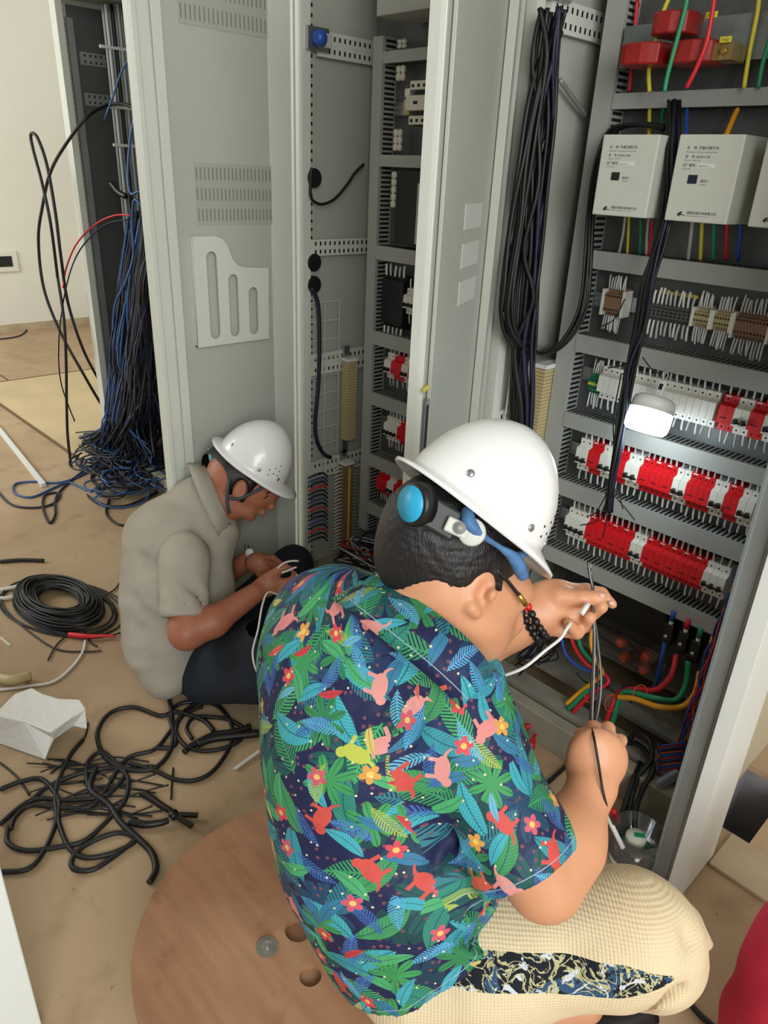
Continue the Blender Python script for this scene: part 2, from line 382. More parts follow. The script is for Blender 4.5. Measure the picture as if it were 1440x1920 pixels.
h = MB().use(M['steel']).obox(H0+DU*.535+Z3*1.03+DN*.004, DU*.012, DN*.004, Z3*.07).use(M['dark']).obox(H0+DU*.535+Z3*1.03+DN*.0085, DU*.006, DN*.0006, Z3*.06).build('handle', dr)
MB().use(M['yel']).obox(H0+DU*.565+Z3*1.132+DN*.012, DU*.02, DN*.0006, (Z3+DU*.6).normalized()*.006).build('yellow_tag', dr)
# blue earthing knob / lamp holders at the top of the side walls
for X, y, z, who in ((-1.95, 1.53, 1.84, 'in the middle cabinet'), (-1.14, 1.555, 1.885, 'in the right cabinet')):
    t = empty('door_switch', (X, y, z), 'blue and silver door switch on the left side rail '+who, 'switch')
    MB().use(M['steel']).box((X, y-.02, z-.03), (X+.012, y+.06, z+.03)).build('bracket', t, .002)
    MB().use(M['blu']).ball((X+.03, y+.01, z), .022, 8).build('knob', t)
    MB().use(M['clear']).box((X+.012, y+.035, z-.02), (X+.03, y+.055, z+.015)).build('contact_block', t, .002)
# ---------------------------------------------------------------- devices
RNG = random.Random(3)
WT = ['wirew', 'wirew', 'clear']
def leads(par, x0, x1, ztop, zbot, n, yf=1.715, up=.03, dn=.03, r=.0028):
    "short sleeved wires leaving a device up and down, each its own part"
    for i in range(n):
        x = x0+(x1-x0)*(i+.5)/n
        for s, z0, L in ((1, ztop, up), (-1, zbot, dn)):
            if L <= 0: continue
            m = M[RNG.choice(WT)]; dx = RNG.uniform(-.004, .004); e = L*RNG.uniform(.8, 1.15)
            MB().use(m).tube([(x, yf, z0-s*.004), (x+dx*.5, yf-.001, z0+s*e*.5), (x+dx, yf+.001, z0+s*e)], r, 6, 3).build('lead_wire', par)
def mcb(loc, poles, red, label=None, pw=.0175, h=.085, name=None, ups=.03, dns=.03, lead=True, toggles=True, group=None):
    """modular device on a rail, stepped front profile; loc = left bottom corner at the rail face (y=1.75)"""
    x, y, z = loc; W = poles*pw; hh = h
    t = empty(name or ('surge_protector' if red else 'circuit_breaker'), loc, label, 'surge protector' if red else 'circuit breaker', group)
    D0, D1, D2 = y-.042, y-.058, y-.066
    prof = [(y, z), (y, z+hh), (D0, z+hh), (D0, z+hh*.80), (D1, z+hh*.74), (D1-.004, z+hh*.26), (D0, z+hh*.20), (D0, z)]
    body = MB().use(M['red'] if red else M['white'])
    for p in range(poles): body.prism(prof, x+p*pw+.0003, x+(p+1)*pw-.0003)
    body.use(M['dark']); mb = body
    for p in range(poles):
        xc = x+(p+.5)*pw
        mb.lathe([(.0024, 0), (.0024, .0006)], (xc, D0+.0002, z+hh*.89), (0, -1, 0), 8); mb.lathe([(.0024, 0), (.0024, .0006)], (xc, D0+.0002, z+hh*.10), (0, -1, 0), 8)
    b = body.build('body', t, .0008)
    if red:
        mb = MB().use(M['dark'])
        for p in range(0, poles, 2): mb.box((x+p*pw+.006, D1-.0035, z+hh*.40), (x+p*pw+.022 if poles > 1 else x+.013, D1-.0028, z+hh*.425))
        mb.build('status_window', t)
        mb = MB().use(M['white'])
        for p in range(0, poles, 2): mb.box((x+p*pw+.004, D0+.001, z+hh*.955), (x+p*pw+.016, D0-.0008, z+hh*.99))
        mb.build('marker_label', t)
    elif toggles:
        mb = MB().use(M['black']).box((x+.002, D1-.006, z+hh*.33), (x+W-.002, D1-.001, z+hh*.385))
        for p in range(poles): mb.box((x+p*pw+.005, D1-.014, z+hh*.34), (x+p*pw+.0125, D1-.002, z+hh*.47))
        mb.build('toggle', t, .0005)
    if lead: leads(t, x, x+W, z+hh, z, max(1, poles), up=ups, dn=dns)
    return t
PROTO = {}
def place(kind, poles, x, z, label, pw, h=.085, group=None, **k):
    key = (kind, poles, round(pw, 4), round(h, 3), tuple(sorted(k.items())))
    if key in PROTO:
        r, l = PROTO[key]; return clone(r, (x-l[0], 0, z-l[1]), label, group)
    r = mcb((x, 1.75, z), poles, kind == 'R', label, pw, h, group=group, toggles=(kind == 'W'), **k); PROTO[key] = (r, (x, z)); return r
ORD = 'first second third fourth fifth sixth seventh eighth ninth tenth eleventh twelfth thirteenth fourteenth fifteenth sixteenth seventeenth eighteenth'.split()
NUM = {1: 'one-pole', 2: 'two-pole', 3: 'three-pole', 4: 'four-pole', 8: 'long eight-pole', 6: 'six-pole', 10: 'long ten-pole'}
def row(seq, z, where, h=.085, **k):
    for i, (kind, x0, x1, poles) in enumerate(seq):
        what = {'R': 'red surge protector', 'W': 'white breaker with black toggles', 'S': 'white modular relay without toggles'}[kind]
        place(kind, poles, x0, z, f'{what}, {ORD[i]} device from the left, {where}', (x1-x0)/poles, h, 'modular devices '+where, **k)
row([('W', -.98, -.912, 4), ('R', -.912, -.774, 8), ('W', -.774, -.738, 2), ('R', -.738, -.573, 10), ('W', -.573, -.516, 3)], .567, 'bottom row of the right cabinet', .088)
row([('W', -.98, -.943, 2), ('R', -.943, -.907, 2), ('W', -.907, -.868, 2), ('R', -.868, -.832, 2), ('W', -.832, -.792, 2), ('R', -.792, -.700, 6), ('W', -.700, -.664, 2), ('R', -.664, -.604, 4), ('W', -.604, -.570, 2), ('R', -.570, -.536, 2), ('W', -.536, -.500, 2)], .775, 'middle row of the right cabinet', .09)
row([('S', -.950, -.885, 4), ('S', -.885, -.850, 2), ('S', -.850, -.815, 2), ('S', -.815, -.780, 2), ('S', -.780, -.745, 2), ('S', -.745, -.710, 2), ('S', -.710, -.675, 2), ('S', -.675, -.640, 2), ('R', -.632, -.597, 2), ('W', -.597, -.562, 2), ('R', -.562, -.530, 2), ('W', -.530, -.497, 2)], .985, 'upper row of the right cabinet', .085)
row([('W', -1.755, -1.722, 2), ('R', -1.722, -1.672, 2), ('W', -1.672, -1.640, 2), ('R', -1.640, -1.585, 4), ('W', -1.585, -1.55, 2)], .865, 'upper row of the middle cabinet', .085)
row([('W', -1.745, -1.677, 4), ('R', -1.677, -1.607, 4), ('W', -1.607, -1.57, 2)], .645, 'middle row of the middle cabinet', .085)
row([('R', -1.77, -1.715, 4), ('W', -1.715, -1.68, 2), ('R', -1.68, -1.61, 4), ('W', -1.61, -1.57, 2)], .43, 'bottom row of the middle cabinet', .085)

# terminal strips
def tstrip(x0, x1, z0, z1, n, label, mcol, cap=True, yf=1.715, name='terminal_strip', ups=.03, dns=.035, gauge=.0022):
    t = empty(name, (x0, yf, z0), label, 'terminal strip'); w_ = (x1-x0)/n
    for i in range(n):
        a = x0+i*w_
        mb = MB().use(mcol).prism([(1.75, z0), (1.75, z1), (yf+.018, z1), (yf+.012, z1-.012), (yf, z1-.014), (yf, z0+.014), (yf+.012, z0+.012), (yf+.018, z0)], a+.0003, a+w_-.0003)
        mb.use(M['dark']).box((a+w_*.25, yf-.0006, z1-.022), (a+w_*.75, yf, z1-.017)).box((a+w_*.25, yf-.0006, z0+.017), (a+w_*.75, yf, z0+.022)); mb.build('terminal', t)
    if cap:
        MB().use(M['white']).box((x0-.007, yf-.004, z0+.004), (x0, 1.75, z1-.004)).build('end_stop', t, .001); MB().use(M['white']).box((x1, yf-.004, z0+.004), (x1+.007, 1.75, z1-.004)).build('end_stop', t, .001)
    leads(t, x0, x1, z1, z0, n, yf+.01, ups, dns, gauge); return t
tstrip(-.985, -.935, 1.19, 1.262, 8, 'small brown and cream terminal strip at the left of the top terminal row', M['brown'])
tstrip(-.885, -.755, 1.198, 1.245, 12, 'grey fused terminal row with white sleeved wires right of the black bundle', M['plate'], False, gauge=.003)
tstrip(-.748, -.712, 1.2, 1.252, 6, 'beige terminal group directly right of the grey fused terminals', M['beige'])
tstrip(-.700, -.664, 1.2, 1.252, 6, 'second beige terminal group, left of the brown one', M['beige'])
tstrip(-.652, -.58, 1.19, 1.255, 10, 'long brown and beige terminal strip at the right of the top terminal row', M['brown'])
t = tstrip(-.990, -.957, .985, 1.045, 5, 'green and yellow earth terminal block at the left of the upper breaker row', M['grn'], False)
MB().use(M['yel']).box((-.991, 1.7125, 1.012), (-.956, 1.7148, 1.018)).build('yellow_stripe', t)
MB().use(M['yel']).box((-.86, 1.745, 1.262), (-.76, 1.749, 1.27)).build('marker_strip', CR)
# lower strip of the middle cabinet behind the open door: automotive style relays
tstrip(-1.80, -1.70, 1.03, 1.20, 5, 'black fuse holders with white sleeves, high in the middle cabinet', M['black'], False, 1.71, 'fuse_holder', .03, .03, .004)
mcb((-1.68, 1.75, 1.09), 3, False, 'small white breaker beside the black fuse holders in the middle cabinet', .018, .08)

# three white changeover modules with printed fronts
ink = mat('printed_ink', '26282a', .5); inkf = mat('fine_print', '6c6f6d', .5)
M['box'] = mat('module_white', 'c6c7bc', .42, mott=.04, mscale=4)
def module(x0, x1, label, win, z0=1.4345, z1=1.594, yf=1.55):
    t = empty('switch_module', (x0, yf, z0), label, 'switch module', 'white changeover modules in a row')
    b = MB().use(M['box']).box((x0, yf, z0), (x1, 1.69, z1)).build('housing', t, .0025)
    s = (x1-x0)/.129; fr = (Vector((x0, yf, z0)), X3, Z3)
    text_mesh([('名    称: 多路切换开关', .020*s, .133, .0068), ('型    号: GK4U1-YR', .020*s, .1175, .0062), ('出厂编号:', .018*s, .102, .0066), ('通信口', .060*s, .0745, .0055)], 'heading_print', t, ink, fr)
    text_mesh([('Model Name : Multi-way conversion Switch', .020*s, .127, .0036), ('Model no : GK4U1-YR', .020*s, .112, .0034), ('Serial number', .018*s, .0965, .0034), ('Serial port', .060*s, .069, .0034), ('HUNAN HUANAN ELECTRIC CO.,LTD', .046*s, .0105, .0028)], 'small_print', t, inkf, fr)
    text_mesh([('湖南华南机电有限公司', .045*s, .0150, .0062)], 'maker_name', t, ink, fr)
    MB().use(M['wirew']).box((x0+.048*s, yf-.0006, z0+.100), (x0+.083*s, yf, z0+.108)).build('serial_sticker', t)
    text_mesh([('06040 Y00 12 16', .050*s, .1022, .0032)], 'serial_print', t, ink, (Vector((x0, yf-.0006, z0)), X3, Z3))
    MB().use(win).box((x0+.034*s, yf-.0008, z0+.071), (x0+.053*s, yf, z0+.087)).build('port_window', t)
    lg = [(.027, .011), (.033, .0095), (.031, .012), (.043, .0118), (.043, .0128), (.034, .0135), (.036, .0175), (.034, .019), (.030, .017), (.027, .014)]
    plate2d([[(a*s, c) for a, c in lg]], Vector((x0, yf-.0006, z0)), X3, Z3, .0008, 'maker_emblem', t, ink)
    return t
module(-.957, -.826, 'white switch module with dark green window, leftmost of the three under the top duct', mat('port_green', '14211a', .3))
module(-.7835, -.652, 'white switch module with dark blue window, middle of the three under the top duct', mat('port_blue', '141d36', .3))
module(-.611, -.482, 'white switch module cut off by the right edge, rightmost of the three', M['dark'])

# current transformers: dark red resin rings on the supply wires, terminals in clear cases
def ct(x0, x1, z0, z1, label, y=1.58):
    t = empty('current_transformer', (x0, y, z0), label, 'current transformer')
    w_ = x1-x0; n = 10; prof = []
    b = MB().use(M['redd']); r = .012
    P = [(x0, y+.02), (x0+.006, y+.006), (x0+.02, y), (x0+w_*.62, y-.002), (x0+w_*.8, y+.004), (x1, y+.012), (x1+.006, y+.05), (x1-.004, y+.09), (x0+.01, y+.09), (x0, y+.05)]
    v = [(a, c, z0+.003) for a, c in P]+[(a, c, z1-.003) for a, c in P]; k = len(P)
    v += [(x0+w_/2+(a-x0-w_/2)*.94, y+.045+(c-y-.045)*.94, z0) for a, c in P]+[(x0+w_/2+(a-x0-w_/2)*.94, y+.045+(c-y-.045)*.94, z1) for a, c in P]
    f = [(i, (i+1) % k, k+(i+1) % k, k+i) for i in range(k)]+[(2*k+i, 2*k+(i+1) % k, (i+1) % k, i) for i in range(k)]+[(k+i, k+(i+1) % k, 3*k+(i+1) % k, 3*k+i) for i in range(k)]+[tuple(2*k+i for i in reversed(range(k))), tuple(3*k+i for i in range(k))]
    b.faces(v, f).build('resin_body', t, .001); return t
ct(-.912, -.836, 1.775, 1.815, 'dark red current transformer at the top, highest of the three')
ct(-.973, -.885, 1.725, 1.765, 'dark red current transformer at lower left, next to the slotted duct')
c3 = ct(-.862, -.775, 1.722, 1.762, 'dark red current transformer at lower right with yellow numbered tag')
MB().use(mat('clear_amber', 'b59a5a', .15, trans=.6)).box((-.775, 1.60, 1.725), (-.735, 1.66, 1.755)).use(M['brass']).cyl((-.752, 1.60, 1.74), .007, .006, (0, -1, 0), 10).build('terminal_case', c3, .001)
for x, z, tx in ((-.752, 1.757, '1TA2'), (-.79, 1.80, '1TA1')):
    MB().use(M['yel']).box((x-.010, 1.594, z-.004), (x+.012, 1.598, z+.006)).build('number_tag', c3)
    text_mesh([(tx, 0, 0, .007)], 'tag_print', c3, ink, (Vector((x-.008, 1.594, z-.002)), X3, Z3))
MB().use(mat('zinc_bracket', '8d9494', .45, .6, mott=.3, mscale=20)).box((-1.03, 1.69, 1.735), (-.46, 1.70, 1.815)).build('mounting_bracket', CR)
# heavy supply wires in phase colours
def wire(pts, r, m, label, group='coloured supply wires', cat='wire', name='supply_wire', sm=5):
    return tag(MB().use(m).tube(pts, r, 8, sm).build(name), label, cat, group)
W_ = lambda x, y, Y: py(x, y, Y)
for c, a, Y, lb in (('yel', [(1262, -20), (1243, 25), (1228, 85), (1217, 130), (1218, 172)], 1.64, 'yellow supply wire through the lower left red transformer'),
                 ('grn', [(1292, -20), (1284, 20), (1268, 80), (1252, 140), (1246, 172)], 1.575, 'green supply wire crossing in front of the red transformers'),
                 ('redc', [(1342, -20), (1333, 40), (1323, 85), (1305, 130), (1287, 165)], 1.57, 'red supply wire through the lower right red transformer'),
                 ('yel', [(1425, -20), (1420, 25), (1405, 100), (1395, 165)], 1.68, 'yellow supply wire right of the numbered tags'),
                 ('grn', [(1448, 60), (1430, 120), (1422, 165)], 1.69, 'green supply wire at the right edge above the top duct'),
                 ('redc', [(1195, 0), (1190, 60), (1184, 130), (1180, 172)], 1.72, 'thin dark red wire beside the slotted duct')):
    wire([W_(x, y, Y) for x, y in a], .0045, M[c], lb)
for c, x0, x1, x2, n_, nm in (('clear', 1217, 1213, 1212, '', 'grey'), ('clear', 1173, 1168, 1160, '', 'pale grey'), ('yel', 1180, 1178, 1176, '', 'yellow'), ('grn', 1201, 1201, 1199, '', 'green'), ('redc', 1222, 1221, 1216, '', 'red')):
    wire([W_(x0, 400, 1.68), W_(x1, 440, 1.69), W_(x2, 478, 1.72)], .0032, M[c], nm+' wire dropping from the leftmost white switch module')
for c, x0, x2, nm in (('clear', 1300, 1290, 'grey'), ('yel', 1317, 1313, 'yellow'), ('grn', 1339, 1337, 'green'), ('redc', 1364, 1361, 'red'), ('blu', 1390, 1384, 'blue')):
    wire([W_(x0, 405, 1.66), W_((x0+x2)/2, 445, 1.67), W_(x2, 488, 1.72)], .0042, M[c], nm+' wire dropping from the middle white switch module')
for c, x0, x2, nm in (('yel', 1218, 1217, 'yellow'), ('grn', 1243, 1240, 'green'), ('redc', 1273, 1268, 'red'), ('blu', 1288, 1286, 'blue')):
    wire([W_(x0, 205, 1.71), W_((x0+x2)/2, 225, 1.69), W_(x2, 262, 1.66)], .0042, M[c], nm+' wire between top duct and the gap beside the left white module')
wire([W_(1383, 205, 1.71), W_(1375, 222, 1.69), W_(1360, 258, 1.65)], .0055, M['ylo'], 'thick ochre wire entering the top of the middle white switch module')

# battery work lamp hung by its hook in front of the upper breaker row
L0 = py(1221, 772, 1.60); ax = cdir(-.30, -.95, .12)
t = empty('work_lamp', L0, 'glowing white work lamp hanging by a hook in front of the breakers', 'lamp')
glow = mat('lamp_glow', 'ffffff', .4, emit='dff4ff', estr=5)
C0 = L0-ax*.036; K = Vector((1, .15, 0))
MB().use(M['wirew']).lathe([(0.004, 0), (.038, .001), (.048, .007), (.050, .016), (.051, .034)], C0, ax, 28).build('cap', t)
MB().use(glow).lathe([(.0505, .034), (.0518, .060), (.050, .078), (.044, .085), (0, .0865)], C0, ax, 28).build('diffuser', t)
up_ = -ax
nk = MB().use(M['wirew']).obox(C0+up_*.018+X3*.004, X3*.009, Y3*.006, up_*.024).build('neck', t, .002)
MB().use(M['navyc']).obox(C0+up_*.027+X3*.004+Y3*-.0062, X3*.0045, Y3*.0006, up_*.007).build('switch', t)
MB().use(M['clear']).tube([C0+up_*.04+X3*.004, C0+up_*.052+X3*.010, C0+up_*.060+X3*.004, C0+up_*.056+X3*-.004, C0+up_*.05+X3*-.002, C0+up_*.06+Y3*.03, C0+up_*.055+Y3*.095], .0014, 6, 4).build('hook', t)
ld = bpy.data.lights.new('lamp_light', 'POINT'); ld.energy = 1.1; ld.color = (.80, .93, 1); ld.shadow_soft_size = .035
lo = bpy.data.objects.new('lamp_light', ld); COL.objects.link(lo); lo.location = C0+ax*.115

# middle cabinet: grey box on top, contactor, base strips, computer
t = empty('grey_box', (-1.74, 1.58, 1.88), 'grey metal box with dark nameplate at the top of the middle cabinet', 'box')
MB().use(M['duct']).box((-1.75, 1.60, 1.885), (-1.50, 1.74, 2.08)).build('housing', t, .003)
MB().use(M['black']).box((-1.715, 1.5985, 1.925), (-1.63, 1.60, 2.01)).build('nameplate', t)
t = empty('contactor', (-1.68, 1.70, 1.62), 'white and black contactor in the middle cabinet below the top duct', 'contactor')
MB().use(M['black']).box((-1.675, 1.69, 1.625), (-1.575, 1.757, 1.735)).build('base', t, .002)
for z in (1.715, 1.628): 
    mb = MB().use(M['offw']).box((-1.68, 1.675, z), (-1.61, 1.70, z+.022)); mb.use(M['dark'])
    for i in range(3): mb.box((-1.674+i*.022, 1.6745, z+.006), (-1.664+i*.022, 1.6755, z+.014))
    mb.build('terminal_cover', t, .001)
MB().use(M['offw']).box((-1.685, 1.665, 1.663), (-1.605, 1.70, 1.70)).use(M['dark']).box((-1.655, 1.664, 1.678), (-1.638, 1.6655, 1.686)).build('faceplate', t, .003)
t = empty('relay', (-1.735, 1.70, 1.64), 'small beige relay left of the white contactor', 'relay')
MB().use(M['beige']).box((-1.73, 1.70, 1.655), (-1.705, 1.757, 1.695)).build('coil_body', t, .002); MB().use(M['white']).box((-1.722, 1.695, 1.70), (-1.70, 1.757, 1.722)).build('connector', t, .002)
for i, (z0, z1, w) in enumerate(((1.825, 1.85, 'just above the top duct'), (1.745, 1.785, 'just below the top duct'), (1.56, 1.62, 'above the second duct'), (1.40, 1.505, 'beside the computer'))):
    t = tag(MB().use(M['offw']).build('insulator_strip') if 0 else empty('insulator_strip', (-1.765, 1.72, z0), 'cream ribbed insulator '+w+' in the middle cabinet', 'insulator', 'cream ribbed insulators'), None, None)
    for sx in (-1.775, -1.757):
        mb = MB().use(M['offw']); n = max(2, int((z1-z0)/.02))
        for k in range(n): mb.lathe([(.004, 0), (.0085, .004), (.0085, (z1-z0)/n-.004), (.004, (z1-z0)/n)], (sx, 1.72, z0+k*(z1-z0)/n), (0, 0, 1), 10)
        mb.build('half', t)
t = empty('computer_case', (-1.78, 1.72, 1.29), 'black computer case with perforated steel rear, in the middle cabinet', 'computer')
MB().use(M['black']).box((-1.745, 1.70, 1.30), (-1.42, 1.757, 1.508)).build('case', t, .002)
mb = MB().use(M['steel']).box((-1.645, 1.692, 1.305), (-1.45, 1.70, 1.475)); mb.use(M['dark'])
for i in range(9):
    for k in range(8): mb.box((-1.635+i*.008, 1.6915, 1.405+k*.008), (-1.630+i*.008, 1.6925, 1.410+k*.008))
mb.build('psu_plate', t)
MB().use(M['clear']).tube([W_(812, 345, 1.68), W_(793, 375, 1.66), W_(792, 430, 1.66), W_(800, 460, 1.67), W_(812, 468, 1.69)], .004, 8).build('power_cord', t)
# wire mesh trays and vertical terminal rails on the side walls
def mesh_tray(X, y0, y1, z0, z1, ny, nz, label):
    t = empty('wire_mesh_panel', (X, y0, z0), label, 'wire panel'); mb = MB().use(M['cabl'])
    for i in range(ny+1): y = y0+(y1-y0)*i/ny; mb.box((X, y-.0012, z0), (X+.0024, y+.0012, z1))
    for i in range(nz+1): z = z0+(z1-z0)*i/nz; mb.box((X-.002, y0, z-.0012), (X, y1, z+.0012))
    mb.build('grid', t); return t
mesh_tray(-1.94, 1.52, 1.645, .47, 1.10, 2, 10, 'white wire mesh panel on the left wall of the middle cabinet')
mesh_tray(-1.125, 1.545, 1.60, .60, 1.085, 1, 7, 'white wire mesh panel on the left wall of the right cabinet')
def vstrip(X, y0, y1, z0, z1, n, mcol, label, wires=True, yw=None):
    t = empty('vertical_terminal_strip', (X, y0, z0), label, 'terminal strip'); H = (z1-z0)/n
    MB().use(M['steel']).box((X, y0+.01, z0-.06), (X+.012, y1-.01, z1+.05)).build('rail', t)
    for i in range(n):
        z = z0+i*H
        MB().use(mcol).prism([(y0, z), (y0, z+H*.86), (y1, z+H*.86), (y1, z)], X+.012, X+.045).build('terminal', t)
    MB().use(M['wirew']).box((X+.012, y0, z1+.001), (X+.048, y1, z1+.012)).build('end_label', t)
    if wires:
        for i in range(0, n):
            z = z0+(i+.5)*H
            for s, yy in ((-1, y0), (1, y1)):
                MB().use(M['wirew']).tube([(X+.03, yy-s*.002, z), (X+.03, yy+s*.018, z+.001), (X+.026, yy+s*.034, z-.006)], .0022, 6, 3).build('lead_wire', t)
    return t
vstrip(-1.95, 1.66, 1.705, .60, .89, 28, M['beige'], 'beige vertical terminal strip, upper one in the middle cabinet', False)
vstrip(-1.95, 1.655, 1.70, .15, .50, 24, M['brown'], 'vertical terminal strip with rows of white wires, lower one in the middle cabinet')
vs = vstrip(-1.14, 1.66, 1.745, .70, 1.035, 34, M['beige'], 'tall beige terminal strip on the left wall of the right cabinet', False)
MB().use(M['yel']).box((-1.904, 1.673, .16), (-1.902, 1.681, .49)).build('marker_strip', CM)
# cable glands on the middle cabinet wall
for y, z, lb in ((1.545, 1.475, 'upper'), (1.545, 1.225, 'middle'), (1.545, 1.155, 'lower')):
    tag(MB().use(M['black']).cyl((-1.966, y, z), .028, .018, (1, 0, 0), 20).build('cable_grommet', bevel=.002), 'round black rubber grommet on the middle cabinet wall, '+lb+' of three', 'grommet')
# bottom gear of the right cabinet
t = empty('bus_block', (-1.0, 1.72, .30), 'black plastic block behind the clear cover, below the bottom duct', 'terminal block')
MB().use(M['black']).box((-.99, 1.76, .33), (-.66, 1.84, .43)).build('block', t, .003)
MB().use(mat('clear_sheet', 'f4f6f6', .03, trans=1)).box((-.93, 1.72, .25), (-.60, 1.723, .33)).build('clear_cover', t)
for i, (x, y, w) in enumerate(((1168, 1203, 'upper left'), (1215, 1230, 'upper right'), (1175, 1230, 'lower left'), (1212, 1253, 'lower right'))):
    p = py(x, y, 1.76)
    tag(MB().use(M['org']).lathe([(.010, 0), (.016, .004), (.011, .008), (.016, .013), (.011, .017), (.015, .021), (.008, .026)], p, (0, -1, .1), 16).build('insulator'), f'orange ribbed insulator {w} of four behind the clear cover', 'insulator')
for x, y, c, nm in ((1253, 1190, 'blu', 'blue'), (1280, 1205, 'redc', 'red'), (1303, 1222, 'grn', 'green'), (1325, 1240, 'ylo', 'yellow')):
    p = py(x, y, 1.70)
    t = empty('cable_terminal', p, f'black cable terminal holding the thick {nm} cable, under the bottom duct', 'cable terminal')
    MB().use(M['black']).box((p.x-.013, 1.69, p.z-.03), (p.x+.013, 1.75, p.z+.035)).build('base', t, .002)
    MB().use(M['steel']).cyl((p.x, 1.69, p.z), .006, .008, (0, -1, 0), 10).build('bolt', t)
    MB().use(M['wirew']).cyl((p.x, 1.70, p.z+.02), .006, .03, (0, 0, 1), 10).build('sleeve', t)
    MB().use(M[c]).cyl((p.x, 1.70, p.z+.045), .007, .03, (0, 0, 1), 10).build('lug_cover', t)
def thick(c, pts, label, r=.0075):
    return wire([py(x, y, Y) for x, y, Y in pts], r, M[c], label, 'thick coloured mains cables', 'cable', 'mains_cable', 7)
thick('blu', [(1247, 1205, 1.69), (1240, 1240, 1.68), (1232, 1275, 1.7), (1222, 1300, 1.75)], 'thick blue mains cable from the leftmost black cable terminal', .0065)
thick('redc', [(1268, 1228, 1.68), (1258, 1268, 1.64), (1230, 1293, 1.62), (1190, 1292, 1.62), (1160, 1300, 1.62), (1145, 1330, 1.6), (1135, 1360, 1.6)], 'thick red mains cable curving left under the terminals')
thick('grn', [(1290, 1240, 1.68), (1285, 1285, 1.66), (1265, 1312, 1.63), (1220, 1307, 1.6), (1170, 1298, 1.61), (1153, 1340, 1.6), (1145, 1365, 1.6)], 'thick green mains cable curving left under the terminals')
thick('ylo', [(1312, 1260, 1.68), (1303, 1300, 1.64), (1278, 1325, 1.62), (1235, 1325, 1.58), (1190, 1310, 1.59), (1160, 1307, 1.6)], 'thick ochre mains cable curving left under the terminals')
thick('blu', [(1052, 1190, 1.66), (1060, 1225, 1.64), (1085, 1250, 1.63), (1115, 1262, 1.64)], 'thin blue cable arching below the raised hand', .005)
thick('redc', [(1068, 1185, 1.66), (1078, 1215, 1.64), (1100, 1245, 1.62), (1130, 1262, 1.63), (1140, 1280, 1.62), (1110, 1300, 1.6), (1075, 1335, 1.58)], 'red cable arching below the raised hand', .006)
thick('grn', [(1083, 1188, 1.66), (1090, 1215, 1.64), (1110, 1240, 1.62), (1128, 1258, 1.62), (1100, 1295, 1.6), (1065, 1330, 1.58)], 'green cable arching below the raised hand', .006)
thick('ylo', [(1112, 1170, 1.64), (1108, 1205, 1.62), (1118, 1240, 1.61), (1128, 1265, 1.6), (1090, 1295, 1.6), (1062, 1320, 1.58)], 'ochre cable arching below the raised hand', .006)
for i, (x, y) in enumerate(((1146, 1318), (1200, 1300), (1108, 1302))):
    p = py(x, y, 1.6)
    tag(MB().use(M['org']).tube([p+Vector((math.cos(a)*.017, math.sin(a)*.012, math.sin(a)*.020)) for a in [k*math.pi/5 for k in range(10)]], .0014, 6, 3, closed=True).build('cable_tie'), ('orange cable tie round the red and green cables', 'orange cable tie at the right on the ochre cable', 'orange cable tie on the left cable group')[i], 'cable tie')
# multi-coloured thin wire harness along the right corner of the right cabinet
h = empty('wire_harness', (-.43, 1.66, .3), 'harness of thin red, blue and orange wires along the right corner post', 'wire harness')
rg = random.Random(5)
for i in range(16):
    c = rg.choice(['redc', 'blu', 'lblue', 'redc', 'org', 'redc']); ph = rg.uniform(0, 6.28); pts = []
    for k in range(9):
        y = 1030+k*48; x = 1408-(y-1010)*.30-rg.uniform(0, 26)*min(1, .3+(y-1030)/260); pts.append(py(x+3, y, 1.60+.015*math.sin(ph+k)))
    MB().use(M[c]).tube(pts, .0020, 5, 4).build('strand', h)
t = empty('ribbon_bundle', (-.6, 1.6, .15), 'flat bundle of blue, red and orange wires lying at the cabinet bottom right', 'wire bundle')
for i in range(14):
    c = ['blu', 'redc', 'lblue', 'navyc', 'org', 'blu'][i % 6]; y = 1398+i*3.6
    MB().use(M[c]).tube([py(1292, y-6, 1.60), py(1262, y-3, 1.57), py(1240, y, 1.56), py(1233, y+rg.uniform(-9, 9), 1.55)], .0022, 5, 4).build('strand', t)
